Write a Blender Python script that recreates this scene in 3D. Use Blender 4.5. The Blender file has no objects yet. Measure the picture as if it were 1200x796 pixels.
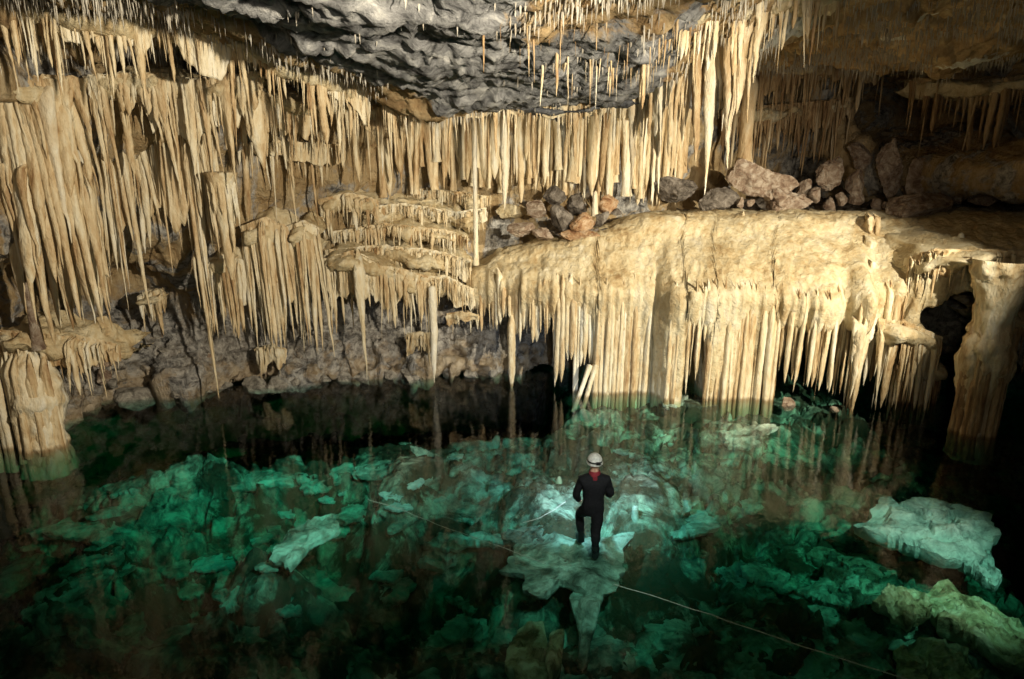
import bpy, math, random
import numpy as np
from mathutils import Vector, Matrix

random.seed(7)
rng = np.random.default_rng(7)
R = math.radians
scene = bpy.context.scene
COL = scene.collection

# ------------------------------------------------------------------ camera
CH = 6.0                 # camera height above the water
PITCH = R(15.5)
FPX = 780.0              # focal length in pixels of the 1200 px wide photograph
cam_data = bpy.data.cameras.new("camera")
cam_data.sensor_width = 36.0
cam_data.lens = 36.0 * FPX / 1200.0
cam_data.clip_end = 300.0
cam_data.clip_start = 0.05
camera = bpy.data.objects.new("camera", cam_data)
camera.location = (0, 0, CH)
camera.rotation_euler = (math.pi / 2 - PITCH, 0, 0)
COL.objects.link(camera)
scene.camera = camera

# ------------------------------------------------------------------ world: a closed cave, almost no ambient light
world = bpy.data.worlds.new("World")
scene.world = world
world.use_nodes = True
bg = world.node_tree.nodes["Background"]
bg.inputs[0].default_value = (0.60, 0.52, 0.42, 1)
bg.inputs[1].default_value = 0.018

scene.view_settings.view_transform = 'Standard'
scene.view_settings.look = 'None'
scene.view_settings.exposure = 0.0
scene.view_settings.gamma = 1.0
scene.cycles.use_denoising = True
try:
    scene.cycles.denoiser = 'OPENIMAGEDENOISE'
except Exception:
    pass
scene.cycles.use_adaptive_sampling = True
scene.cycles.adaptive_threshold = 0.02
scene.cycles.max_bounces = 5
scene.cycles.diffuse_bounces = 2
scene.cycles.glossy_bounces = 3
scene.cycles.transmission_bounces = 4
scene.cycles.transparent_max_bounces = 12
scene.cycles.volume_bounces = 0
scene.cycles.caustics_reflective = False
scene.cycles.caustics_refractive = False
scene.cycles.sample_clamp_indirect = 4.0

# ------------------------------------------------------------------ pixel helpers (photograph pixels -> world)
F_ = np.array([0, math.cos(PITCH), -math.sin(PITCH)])
U_ = np.array([0, math.sin(PITCH), math.cos(PITCH)])
R_ = np.array([1.0, 0, 0])
C_ = np.array([0, 0, CH])
def ray(px, py):
    return F_ + R_ * ((px - 600) / FPX) + U_ * ((398 - py) / FPX)
def atY(px, py, Y):
    d = ray(px, py); return C_ + d * (Y / d[1])
def atZ(px, py, z):
    d = ray(px, py); return C_ + d * ((z - CH) / d[2])
def ppm(Y):                       # photograph pixels per metre at distance Y
    return FPX / (Y * 1.0)

# ------------------------------------------------------------------ lamps (unseen flashes inferred from the shading, plus added fill and pool spots)
def spot(name, loc, target, watts, angle, blend, color, radius):
    l = bpy.data.lights.new(name, 'SPOT')
    l.energy = watts; l.spot_size = R(angle); l.spot_blend = blend
    l.color = color; l.shadow_soft_size = radius
    o = bpy.data.objects.new(name, l)
    o.location = loc
    d = Vector(target) - Vector(loc)
    o.rotation_euler = d.to_track_quat('-Z', 'Y').to_euler()
    COL.objects.link(o)
    return o
def point(name, loc, watts, color, radius=0.05):
    l = bpy.data.lights.new(name, 'POINT')
    l.energy = watts; l.color = color; l.shadow_soft_size = radius
    o = bpy.data.objects.new(name, l); o.location = loc
    COL.objects.link(o)
    return o
WARM = (1.0, 0.88, 0.67)
spot("unseen_spot", (10.4, 6.2, 7.3), (5.2, 16.6, 3.0), 11000, 53, 0.7, (1.0, 0.895, 0.68), 0.10)        # right, rakes the mound
spot("unseen_spot", (4.4, 2.2, 6.7), (-7.2, 15.5, 4.6), 9000, 62, 0.8, WARM, 0.16)                     # left curtains
spot("unseen_spot", (4.8, 4.2, 6.2), (1.2, 18.5, 6.3), 4600, 44, 0.8, WARM, 0.18)                     # terraces and back wall
spot("unseen_spot", (5.2, 6.0, 5.6), (7.6, 19.4, 5.0), 1500, 34, 0.95, (1.0, 0.86, 0.66), 0.25)         # added dim spot, brightens the niche
spot("unseen_spot", (0.5, -0.6, 6.8), (0.0, 14.0, 4.6), 650, 105, 0.9, WARM, 0.5)                     # added weak fill beside the camera, lifts helmet and surroundings
# added spots over the pool, shining down in place of underwater torches
spot("unseen_spot", (1.0, 4.6, 6.4), atZ(330, 590, -.5), 3700, 30, 0.95, (0.80, 1.0, 0.92), 0.08)
spot("unseen_spot", (0.4, 6.4, 5.8), atZ(400, 550, -.5), 900, 36, 0.95, (0.80, 1.0, 0.95), 0.08)
spot("unseen_spot", (5.2, 5.4, 5.6), atZ(790, 535, -.5), 1350, 44, 0.95, (1.0, 0.92, 0.60), 0.08)
spot("unseen_spot", (7.4, 5.6, 5.0), atZ(1085, 660, -.5), 2200, 34, 0.95, (1.0, 0.98, 0.78), 0.08)
spot("unseen_spot", (2.2, 3.6, 6.6), atZ(690, 640, -.6), 1900, 30, 0.95, (0.90, 1.0, 0.90), 0.08)

# ------------------------------------------------------------------ numpy noise
def _hash(ix, iy, iz, seed):
    h = (ix.astype(np.int64) * 374761393 + iy.astype(np.int64) * 668265263 + iz.astype(np.int64) * 2147483647 + seed * 974634721) & 0xFFFFFFFF
    h = ((h ^ (h >> 13)) * 1274126177) & 0xFFFFFFFF
    h = ((h ^ (h >> 15)) * 2246822519) & 0xFFFFFFFF
    return ((h ^ (h >> 16)) & 0xFFFFFF) / float(0xFFFFFF)
def vnoise(p, seed=0):
    p = np.asarray(p, float)
    i = np.floor(p); f = p - i
    u = f * f * f * (f * (f * 6 - 15) + 10)
    ix, iy, iz = i[..., 0], i[..., 1], i[..., 2]
    r = 0
    for dx in (0, 1):
        wx = u[..., 0] if dx else 1 - u[..., 0]
        for dy in (0, 1):
            wy = u[..., 1] if dy else 1 - u[..., 1]
            for dz in (0, 1):
                wz = u[..., 2] if dz else 1 - u[..., 2]
                r = r + wx * wy * wz * _hash(ix + dx, iy + dy, iz + dz, seed)
    return r * 2 - 1
def fbm(p, octv=4, seed=0, gain=0.5, lac=2.07):
    a, s, r = 1.0, 0.0, 0
    p = np.asarray(p, float)
    for k in range(octv):
        r = r + a * vnoise(p, seed + k * 17); s += a
        a *= gain; p = p * lac + 3.7
    return r / s
def ridged(p, octv=4, seed=0, gain=0.5):
    a, s, r = 1.0, 0.0, 0
    p = np.asarray(p, float)
    for k in range(octv):
        r = r + a * (1 - 2 * np.abs(vnoise(p, seed + k * 13))); s += a
        a *= gain; p = p * 2.1 + 5.1
    return r / s
def voronoi(p, seed=0, offs=False):
    p = np.asarray(p, float)
    i = np.floor(p)
    f1 = np.full(p.shape[:-1], 9.0); f2 = f1.copy(); idv = np.zeros_like(f1); off = np.zeros_like(p)
    for dx in (-1, 0, 1):
        for dy in (-1, 0, 1):
            for dz in (-1, 0, 1):
                c = i + np.array([dx, dy, dz])
                q = np.stack([_hash(c[..., 0], c[..., 1], c[..., 2], seed + s) for s in (1, 2, 3)], -1)
                d = np.linalg.norm(c + q - p, axis=-1)
                h = _hash(c[..., 0], c[..., 1], c[..., 2], seed + 9)
                m = d < f1
                f2 = np.where(m, f1, np.minimum(f2, d))
                idv = np.where(m, h, idv)
                if offs: off = np.where(m[..., None], p - c - q, off)
                f1 = np.where(m, d, f1)
    return (f1, f2, idv, off) if offs else (f1, f2, idv)
def smooth(a, b, x):
    t = np.clip((x - a) / (b - a), 0, 1); return t * t * (3 - 2 * t)
class TPS:                        # thin plate spline through control points
    def __init__(self, xy, v, lam=0.02):
        xy = np.asarray(xy, float); v = np.asarray(v, float)
        n = len(xy); self.xy = xy
        d = np.linalg.norm(xy[:, None] - xy[None], axis=-1)
        K = self.k(d) + lam * np.eye(n)
        P = np.hstack([np.ones((n, 1)), xy])
        A = np.zeros((n + 3, n + 3)); A[:n, :n] = K; A[:n, n:] = P; A[n:, :n] = P.T
        self.w = np.linalg.solve(A, np.concatenate([v, np.zeros(3)]))
    @staticmethod
    def k(d):
        return np.where(d > 1e-9, d * d * np.log(np.maximum(d, 1e-9)), 0)
    def __call__(self, x, y):
        sh = np.shape(x); q = np.stack([np.ravel(x), np.ravel(y)], -1)
        out = np.zeros(len(q)); n = len(self.xy)
        for s in range(0, len(q), 40000):
            c = q[s:s + 40000]
            d = np.linalg.norm(c[:, None] - self.xy[None], axis=-1)
            out[s:s + 40000] = self.k(d) @ self.w[:n] + self.w[n] + c @ self.w[n + 1:]
        return out.reshape(sh)

# ------------------------------------------------------------------ mesh helpers
def make_mesh(name, verts, faces, smooth_=True):
    me = bpy.data.meshes.new(name)
    verts = np.asarray(verts, np.float32).reshape(-1, 3)
    faces = np.asarray(faces, np.int32)
    if faces.ndim == 2:
        n, k = faces.shape
        me.vertices.add(len(verts)); me.vertices.foreach_set('co', verts.ravel())
        me.loops.add(n * k); me.loops.foreach_set('vertex_index', faces.ravel())
        me.polygons.add(n)
        me.polygons.foreach_set('loop_start', np.arange(0, n * k, k, dtype=np.int32))
        me.polygons.foreach_set('loop_total', np.full(n, k, np.int32))
        me.update(calc_edges=True)
    me.polygons.foreach_set('use_smooth', np.full(len(me.polygons), smooth_, bool))
    me.update()
    return me
def grid_faces(n, m, wrap=False, flip=False):
    i = np.arange(n - 1)[:, None]; j = np.arange(m if wrap else m - 1)[None]
    j2 = (j + 1) % m
    a = i * m + j; b = i * m + j2; c = (i + 1) * m + j2; d = (i + 1) * m + j
    f = np.stack([a, b, c, d], -1).reshape(-1, 4)
    return f[:, ::-1] if flip else f
def add_obj(name, me, mat=None, parent=None, loc=None, rot=None, scale=None):
    o = bpy.data.objects.new(name, me)
    COL.objects.link(o)
    if mat is not None and me is not None and len(me.materials) == 0:
        me.materials.append(mat)
    if parent is not None: o.parent = parent
    if loc is not None: o.location = loc
    if rot is not None: o.rotation_euler = rot
    if scale is not None: o.scale = scale
    return o
def empty(name, loc):
    o = bpy.data.objects.new(name, None); o.location = loc
    o.empty_display_size = 0.2
    COL.objects.link(o); return o
def tag(o, label=None, category=None, group=None, kind=None):
    if label: o['label'] = label
    if category: o['category'] = category
    if group: o['group'] = group
    if kind: o['kind'] = kind
    return o
def normals(V):                   # normals of a (n,m,3) grid
    du = np.gradient(V, axis=0); dv = np.gradient(V, axis=1)
    n = np.cross(du, dv); return n / np.maximum(np.linalg.norm(n, axis=-1, keepdims=True), 1e-9)

# ------------------------------------------------------------------ materials
def new_mat(name):
    m = bpy.data.materials.new(name); m.use_nodes = True
    nt = m.node_tree; nt.nodes.clear()
    out = nt.nodes.new('ShaderNodeOutputMaterial')
    return m, nt, out
def N(nt, typ, **kw):
    n = nt.nodes.new(typ)
    for k, v in kw.items():
        if k in n.inputs.keys(): n.inputs[k].default_value = v
        else: setattr(n, k, v)
    return n
def ramp(nt, fac, stops):
    r = nt.nodes.new('ShaderNodeValToRGB')
    e = r.color_ramp.elements
    while len(e) < len(stops): e.new(0.5)
    for k, (p, c) in enumerate(stops):
        e[k].position = p; e[k].color = (*c, 1) if len(c) == 3 else c
    nt.links.new(fac, r.inputs[0]); return r.outputs[0]
def coords(nt, scale):
    g = nt.nodes.new('ShaderNodeNewGeometry')
    mp = nt.nodes.new('ShaderNodeMapping'); mp.inputs['Scale'].default_value = scale
    nt.links.new(g.outputs['Position'], mp.inputs['Vector']); return mp.outputs[0]
def noise(nt, vec, scale, detail=4, rough=0.55, dist=0.0):
    n = nt.nodes.new('ShaderNodeTexNoise')
    n.inputs['Scale'].default_value = scale; n.inputs['Detail'].default_value = detail
    n.inputs['Roughness'].default_value = rough; n.inputs['Distortion'].default_value = dist
    nt.links.new(vec, n.inputs['Vector']); return n.outputs['Fac']
def mix(nt, fac, a, b, mode='MIX'):
    m = nt.nodes.new('ShaderNodeMix'); m.data_type = 'RGBA'; m.blend_type = mode
    for s, v in ((0, fac), (6, a), (7, b)):
        if hasattr(v, 'links'): nt.links.new(v, m.inputs[s])
        else: m.inputs[s].default_value = v if s == 0 else (*v, 1)
    return m.outputs[2]
def math_(nt, op, a, b=0.5, clamp=False):
    m = nt.nodes.new('ShaderNodeMath'); m.operation = op; m.use_clamp = clamp
    for s, v in ((0, a), (1, b)):
        if hasattr(v, 'links'): nt.links.new(v, m.inputs[s])
        else: m.inputs[s].default_value = v
    return m.outputs[0]
def bump(nt, height, strength, dist, normal=None):
    b = nt.nodes.new('ShaderNodeBump')
    b.inputs['Strength'].default_value = strength; b.inputs['Distance'].default_value = dist
    nt.links.new(height, b.inputs['Height'])
    if normal is not None: nt.links.new(normal, b.inputs['Normal'])
    return b.outputs[0]
def principled(nt, out, col, rough, nrm=None, spec=0.35):
    b = nt.nodes.new('ShaderNodeBsdfPrincipled')
    if hasattr(col, 'links'): nt.links.new(col, b.inputs['Base Color'])
    else: b.inputs['Base Color'].default_value = (*col, 1)
    if hasattr(rough, 'links'): nt.links.new(rough, b.inputs['Roughness'])
    else: b.inputs['Roughness'].default_value = rough
    b.inputs['Specular IOR Level'].default_value = spec
    if nrm is not None: nt.links.new(nrm, b.inputs['Normal'])
    nt.links.new(b.outputs[0], out.inputs['Surface']); return b

def calcite_color(nt, stops, streak=0.22, vary=True):
    v = coords(nt, (1, 1, streak))
    n1 = noise(nt, v, 2.6, 5, 0.6, 0.4)
    n2 = noise(nt, v, 11.0, 4, 0.6)
    f = math_(nt, 'ADD', math_(nt, 'MULTIPLY', n1, 0.62), math_(nt, 'MULTIPLY', n2, 0.38))
    if vary:
        oi = nt.nodes.new('ShaderNodeObjectInfo')
        f = math_(nt, 'ADD', f, math_(nt, 'MULTIPLY', math_(nt, 'SUBTRACT', oi.outputs['Random'], 0.5), 0.16))
    return ramp(nt, f, stops)
CREAM = [(0.33, (0.32, 0.19, 0.085)), (0.41, (0.54, 0.39, 0.21)), (0.49, (0.68, 0.55, 0.345)), (0.57, (0.76, 0.67, 0.48)), (0.67, (0.81, 0.765, 0.64))]
PALE = [(0.34, (0.50, 0.36, 0.19)), (0.46, (0.68, 0.57, 0.39)), (0.58, (0.78, 0.72, 0.57)), (0.7, (0.82, 0.79, 0.70))]
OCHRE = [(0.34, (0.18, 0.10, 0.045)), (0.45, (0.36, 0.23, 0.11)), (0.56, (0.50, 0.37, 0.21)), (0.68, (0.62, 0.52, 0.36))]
GREYC = [(0.34, (0.24, 0.20, 0.15)), (0.46, (0.40, 0.36, 0.29)), (0.58, (0.54, 0.51, 0.44)), (0.70, (0.66, 0.64, 0.58))]
def sepz(nt):
    g = nt.nodes.new('ShaderNodeNewGeometry'); x = nt.nodes.new('ShaderNodeSeparateXYZ')
    nt.links.new(g.outputs['Position'], x.inputs[0]); return x.outputs[2]
def calcite(name, stops, bscale=20, bstr=0.5, streak=0.22, rough=0.55):
    m, nt, out = new_mat(name)
    col = calcite_color(nt, stops, streak)
    v = coords(nt, (1, 1, 0.45))
    h = noise(nt, v, bscale, 3, 0.65)
    wet = ramp(nt, math_(nt, 'ADD', math_(nt, 'MULTIPLY', sepz(nt), 4.0), math_(nt, 'MULTIPLY', h, 0.3)), [(0.25, (0.45, 0.40, 0.33)), (0.55, (1, 1, 1))])
    col = mix(nt, 1.0, col, wet, 'MULTIPLY')
    nb = bump(nt, h, bstr * 1.3, 0.06)
    principled(nt, out, col, rough, nb, 0.4)
    return m
M_CREAM = calcite('calcite_cream', CREAM)
M_PALE = calcite('calcite_pale', PALE)
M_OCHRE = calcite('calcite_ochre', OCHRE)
M_GREYC = calcite('calcite_grey', GREYC)

# flowstone: lumpy, wet, creamy with brown seeps
m, nt, out = new_mat('flowstone')
v1 = coords(nt, (1, 1, 0.55))
n1 = noise(nt, v1, 1.3, 6, 0.62, 0.5)
n2 = noise(nt, v1, 7.0, 5, 0.6)
f = math_(nt, 'ADD', math_(nt, 'MULTIPLY', n1, 0.6), math_(nt, 'MULTIPLY', n2, 0.4))
col = ramp(nt, f, [(0.34, (0.34, 0.22, 0.10)), (0.42, (0.52, 0.39, 0.21)), (0.50, (0.63, 0.52, 0.32)), (0.58, (0.71, 0.62, 0.43)), (0.68, (0.77, 0.71, 0.57))])
h = noise(nt, coords(nt, (1, 1, 1)), 9.0, 6, 0.62, 0.6)
nb = bump(nt, h, 0.7, 0.10)
nb = bump(nt, noise(nt, coords(nt, (1, 1, 0.6)), 38.0, 4, 0.6), 0.45, 0.025, nb)
principled(nt, out, col, 0.5, nb, 0.45)
M_FLOW = m

def rock(name, c0, c1, c2, seep=None, scale=3.0, bstr=0.8, patch=None):
    m, nt, out = new_mat(name)
    v = coords(nt, (1, 1, 1))
    n1 = noise(nt, v, scale, 7, 0.65, 0.6)
    col = ramp(nt, n1, [(0.36, c0), (0.49, c1), (0.64, c2)])
    if seep:
        s = noise(nt, coords(nt, (1, 1, 0.5)), 0.9, 5, 0.6, 0.8)
        s = ramp(nt, s, [(0.50, (0, 0, 0)), (0.60, (1, 1, 1))])
        col = mix(nt, s, col, seep)
    if patch:
        pm = ramp(nt, noise(nt, v, 0.8, 7, 0.66, 1.0), [(0.46, (0, 0, 0)), (0.54, (1, 1, 1))])
        col = mix(nt, pm, col, patch)
    h = math_(nt, 'ADD', noise(nt, v, scale * 5, 7, 0.68, 0.4), math_(nt, 'MULTIPLY', n1, 1.2))
    nb = bump(nt, h, bstr, 0.09)
    principled(nt, out, col, 0.8, nb, 0.25)
    return m
M_GREY = rock('grey_limestone', (0.055, 0.058, 0.065), (0.165, 0.17, 0.185), (0.36, 0.365, 0.375), scale=2.6)
M_BOULDER = rock('brown_limestone', (0.22, 0.14, 0.095), (0.42, 0.31, 0.225), (0.66, 0.56, 0.45), scale=5.5, bstr=1.0)
M_DARKROCK = rock('dark_limestone', (0.06, 0.048, 0.038), (0.17, 0.145, 0.12), (0.34, 0.30, 0.26), scale=4.0)
M_SHORE = rock('shore_limestone', (0.16, 0.145, 0.12), (0.38, 0.35, 0.30), (0.62, 0.58, 0.50), scale=4.5, bstr=1.0)
M_ORANGE = rock('orange_limestone', (0.24, 0.11, 0.05), (0.46, 0.28, 0.15), (0.66, 0.50, 0.34), scale=4.0)
M_BED = rock('lake_bed_silt', (0.045, 0.04, 0.03), (0.24, 0.23, 0.18), (0.66, 0.63, 0.50), scale=1.9, bstr=1.0, patch=(0.075, 0.055, 0.034))
M_SUNK = rock('sunken_limestone', (0.08, 0.08, 0.06), (0.34, 0.34, 0.28), (0.75, 0.75, 0.66), scale=1.9, bstr=1.0)

M_PSUNK = rock('pale_sunken_limestone', (0.30, 0.34, 0.32), (0.60, 0.64, 0.62), (0.82, 0.84, 0.80), scale=2.4, bstr=1.0)
M_YSUNK = rock('yellow_sunken_limestone', (0.14, 0.11, 0.05), (0.48, 0.42, 0.24), (0.78, 0.74, 0.52), scale=2.8, bstr=1.0)
# cave wall: grey limestone overgrown by cream calcite
m, nt, out = new_mat('cave_wall')
v = coords(nt, (1, 1, 0.7))
mask = ramp(nt, noise(nt, v, 0.75, 6, 0.66, 0.8), [(0.43, (0, 0, 0)), (0.50, (1, 1, 1))])
cal = calcite_color(nt, [(0.30, (0.22, 0.13, 0.06)), (0.44, (0.42, 0.29, 0.145)), (0.56, (0.54, 0.41, 0.235)), (0.72, (0.64, 0.53, 0.36))], 0.25, False)
g = noise(nt, coords(nt, (1, 1, 1)), 5.0, 7, 0.68, 0.5)
gcol = ramp(nt, g, [(0.36, (0.08, 0.075, 0.07)), (0.47, (0.29, 0.28, 0.265)), (0.60, (0.56, 0.54, 0.50))])
sx = nt.nodes.new('ShaderNodeSeparateXYZ'); nt.links.new(v, sx.inputs[0])
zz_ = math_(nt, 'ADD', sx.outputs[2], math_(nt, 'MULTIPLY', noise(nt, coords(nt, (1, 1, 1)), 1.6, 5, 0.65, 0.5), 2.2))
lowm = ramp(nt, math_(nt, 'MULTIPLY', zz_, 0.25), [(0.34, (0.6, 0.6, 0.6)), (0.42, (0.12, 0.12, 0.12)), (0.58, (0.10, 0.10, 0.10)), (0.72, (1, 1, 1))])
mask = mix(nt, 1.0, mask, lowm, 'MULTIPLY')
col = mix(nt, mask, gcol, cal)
h = math_(nt, 'ADD', g, math_(nt, 'MULTIPLY', noise(nt, coords(nt, (1, 1, 0.3)), 20, 5, 0.65), 0.7))
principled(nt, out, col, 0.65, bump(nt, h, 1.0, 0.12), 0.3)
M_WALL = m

# ceiling: blue-grey bedrock with cream patches away from the bare bulge
m, nt, out = new_mat('cave_ceiling')
v = coords(nt, (1, 1, 1))
g = noise(nt, v, 2.8, 8, 0.68, 0.9)
gcol = ramp(nt, g, [(0.34, (0.06, 0.06, 0.062)), (0.45, (0.19, 0.19, 0.193)), (0.55, (0.31, 0.31, 0.31)), (0.68, (0.52, 0.51, 0.49))])
at = nt.nodes.new('ShaderNodeAttribute'); at.attribute_name = 'cream'
mk = math_(nt, 'ADD', at.outputs['Fac'], math_(nt, 'MULTIPLY', math_(nt, 'SUBTRACT', noise(nt, v, 1.5, 6, 0.65, 0.7), 0.5), 1.6))
mk = ramp(nt, mk, [(0.42, (0, 0, 0)), (0.58, (1, 1, 1))])
cal = calcite_color(nt, [(0.30, (0.20, 0.12, 0.06)), (0.46, (0.38, 0.26, 0.135)), (0.60, (0.50, 0.38, 0.22)), (0.75, (0.66, 0.58, 0.44))], 0.6, False)
at2 = nt.nodes.new('ShaderNodeAttribute'); at2.attribute_name = 'white'
wk = math_(nt, 'ADD', at2.outputs['Fac'], math_(nt, 'MULTIPLY', math_(nt, 'SUBTRACT', noise(nt, v, 3.0, 6, 0.7, 0.7), 0.5), 1.2))
wk = ramp(nt, wk, [(0.50, (0, 0, 0)), (0.62, (1, 1, 1))])
col = mix(nt, mk, gcol, cal)
col = mix(nt, wk, col, (0.68, 0.68, 0.63))
h = math_(nt, 'ADD', g, math_(nt, 'MULTIPLY', noise(nt, v, 16, 6, 0.7), 0.6))
principled(nt, out, col, 0.95, bump(nt, h, 0.8, 0.08), 0.05)
M_CEIL = m

# water: clear, absorbing red first; the surface is calm
m, nt, out = new_mat('water')
gl = nt.nodes.new('ShaderNodeBsdfGlossy'); gl.inputs['Roughness'].default_value = 0.06
tr = nt.nodes.new('ShaderNodeBsdfTransparent'); tr.inputs[0].default_value = (0.96, 0.98, 0.97, 1)
ms = nt.nodes.new('ShaderNodeMixShader')
v = coords(nt, (1, 1, 1))
wv = nt.nodes.new('ShaderNodeTexWave'); wv.wave_type = 'RINGS'; wv.rings_direction = 'Z'
mp = nt.nodes.new('ShaderNodeMapping'); mp.vector_type = 'POINT'
PERSON = atZ(697, 652, -0.42)
gpos = nt.nodes.new('ShaderNodeNewGeometry')
sub = nt.nodes.new('ShaderNodeVectorMath'); sub.operation = 'SUBTRACT'
nt.links.new(gpos.outputs['Position'], sub.inputs[0]); sub.inputs[1].default_value = (PERSON[0], PERSON[1], 0)
wv.inputs['Scale'].default_value = 1.6; wv.inputs['Distortion'].default_value = 1.2
wv.inputs['Detail'].default_value = 1.0
nt.links.new(sub.outputs[0], wv.inputs['Vector'])
ln = nt.nodes.new('ShaderNodeVectorMath'); ln.operation = 'LENGTH'
nt.links.new(sub.outputs[0], ln.inputs[0])
fall = ramp(nt, math_(nt, 'MULTIPLY', ln.outputs['Value'], 0.2), [(0.0, (1, 1, 1)), (0.7, (0, 0, 0))])
rp = math_(nt, 'MULTIPLY', wv.outputs['Fac'], fall)
hh = math_(nt, 'ADD', math_(nt, 'MULTIPLY', noise(nt, v, 3.0, 3, 0.55), 0.9), math_(nt, 'MULTIPLY', rp, 0.10))
nb = bump(nt, hh, 0.10, 0.05)
gi = nt.nodes.new('ShaderNodeNewGeometry')
dp = nt.nodes.new('ShaderNodeVectorMath'); dp.operation = 'DOT_PRODUCT'
nt.links.new(nb, dp.inputs[0]); nt.links.new(gi.outputs['Incoming'], dp.inputs[1])
ca = math_(nt, 'ABSOLUTE', dp.outputs['Value'])
# Schlick reflectance of water, the same from above and from below
fr = math_(nt, 'ADD', math_(nt, 'MULTIPLY', math_(nt, 'POWER', math_(nt, 'SUBTRACT', 1.0, ca, True), 5.0), 0.98), 0.02)
nt.links.new(nb, gl.inputs['Normal'])
nt.links.new(fr, ms.inputs[0]); nt.links.new(tr.outputs[0], ms.inputs[1]); nt.links.new(gl.outputs[0], ms.inputs[2])
nt.links.new(ms.outputs[0], out.inputs['Surface'])
va = nt.nodes.new('ShaderNodeVolumeAbsorption')
va.inputs['Color'].default_value = (0.16, 0.83, 0.735, 1); va.inputs['Density'].default_value = 0.95
nt.links.new(va.outputs[0], out.inputs['Volume'])
M_WATER = m

def simple(name, col, rough=0.6, spec=0.4, nscale=30, amount=0.25):
    m, nt, out = new_mat(name)
    n1 = noise(nt, coords(nt, (1, 1, 1)), nscale, 4, 0.6)
    a = tuple(c * (1 - amount) for c in col); b = tuple(min(1, c * (1 + amount)) for c in col)
    c = ramp(nt, n1, [(0.35, a), (0.65, b)])
    principled(nt, out, c, rough, bump(nt, n1, 0.3, 0.01), spec)
    return m
M_SUIT = simple('black_neoprene', (0.010, 0.010, 0.012), 0.8, 0.15)
M_SKIN = simple('skin', (0.55, 0.33, 0.23), 0.5)
M_HELMET = simple('white_helmet', (0.62, 0.60, 0.56), 0.4, nscale=18)
M_BLACK = simple('black_plastic', (0.015, 0.015, 0.015), 0.4)
M_RED = simple('dark_red_cloth', (0.22, 0.02, 0.03), 0.8)
M_ROPE = simple('white_rope', (0.40, 0.39, 0.34), 0.7)
m, nt, out = new_mat('lamp_lens')
em = nt.nodes.new('ShaderNodeEmission'); em.inputs[0].default_value = (0.9, 0.95, 1, 1); em.inputs[1].default_value = 6.0
nt.links.new(em.outputs[0], out.inputs['Surface']); M_LENS = m

# ================================================================== THE SETTING
# ---- cave wall: Y = W(x, z)
WCTRL = [(-250, 60, 9.5), (-250, 300, 9.5), (-250, 500, 9.5),
         (-100, 60, 12.3), (-100, 300, 12.2), (-100, 520, 12.0),
         (0, 60, 13.7), (0, 200, 13.7), (0, 300, 13.9), (0, 400, 13.8), (0, 520, 13.8),
         (80, 60, 14.7), (85, 115, 15.6), (80, 200, 14.5), (80, 300, 14.8), (80, 400, 15.2), (85, 478, 15.3),
         (200, 80, 15.3), (200, 200, 15.5), (200, 300, 16.0), (200, 390, 17.0), (190, 432, 17.3), (200, 462, 16.2),
         (330, 100, 15.9), (330, 200, 16.4), (330, 300, 16.9), (330, 400, 17.9), (330, 435, 17.7), (330, 452, 17.0),
         (430, 120, 17.2), (430, 200, 18.0), (430, 300, 18.4), (430, 400, 18.4), (430, 446, 17.5),
         (560, 130, 18.7), (560, 210, 19.6), (500, 260, 19.4), (560, 300, 19.2), (560, 400, 18.4), (560, 442, 17.8),
         (700, 130, 19.6), (700, 225, 20.0), (700, 330, 19.2), (700, 470, 18.6),
         (830, 100, 20.6), (830, 150, 21.2), (830, 240, 21.4), (830, 330, 20.0), (830, 470, 18.6),
         (1000, 40, 20.5), (960, 130, 22.2), (1000, 240, 22.8), (1000, 400, 20.5), (1000, 480, 18.6),
         (1060, 150, 22.6), (1060, 240, 22.8), (1120, 60, 19.6), (1130, 150, 21.6), (1130, 240, 22.0), (1120, 400, 19.2), (1120, 500, 17.6),
         (1200, 60, 18.0), (1200, 200, 19.6), (1200, 400, 18.0), (1200, 515, 17.0),
         (1350, 60, 15.0), (1350, 300, 15.0), (1350, 500, 14.8), (1500, 200, 11.5), (1500, 500, 11.5)]
pts = np.array([atY(*c) for c in WCTRL])
W = TPS(pts[:, [0, 2]], pts[:, 1], 0.05)
xs = np.arange(-13.5, 19.0, 0.055); zs = np.arange(-4.0, 11.5, 0.055)
X, Z = np.meshgrid(xs, zs, indexing='ij')
Yw = np.clip(W(X, np.clip(Z, -0.6, 9.2)), 7.0, 27.0)
hp = atY(1040, 140, 22.3)
Yw = Yw + 3.5 * np.exp(-((X - hp[0]) / .75) ** 4 - ((Z - hp[2]) / 1.0) ** 4)
Yw = Yw + np.where(X < 1.8, 0.0, -0.35) * np.maximum(0, -Z) + 6.5 * smooth(2.2, 1.2, X) * smooth(0.06, -0.30, Z)                 # the wall runs out under water
V = np.stack([X, Yw, Z], -1)
nrm = normals(V); nrm *= np.sign(-nrm[..., 1:2] + 1e-9)
flute = ridged(V * np.array([2.6, 2.6, 0.22]), 3, 3)
lump = fbm(V * 0.7, 5, 11)
crag = ridged(V * 1.5, 5, 5, 0.55)
f1, f2, idv = voronoi(V * np.array([1.3, 1.3, 1.6]), 4)
low = smooth(2.6, 1.2, Z)                          # rubble band at the water
calc = smooth(-0.15, 0.25, fbm(V * np.array([0.5, 0.5, 0.35]), 4, 31) + 0.15)
disp = 0.55 * lump + (1 - low) * (0.22 * flute * calc + 0.16 * crag * (1 - calc)) + low * (0.30 * (f2 - f1) + 0.55 * crag + 0.45 * (idv - 0.5) + 0.20 * ridged(V * 3.2, 4, 15, .6))
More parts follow.
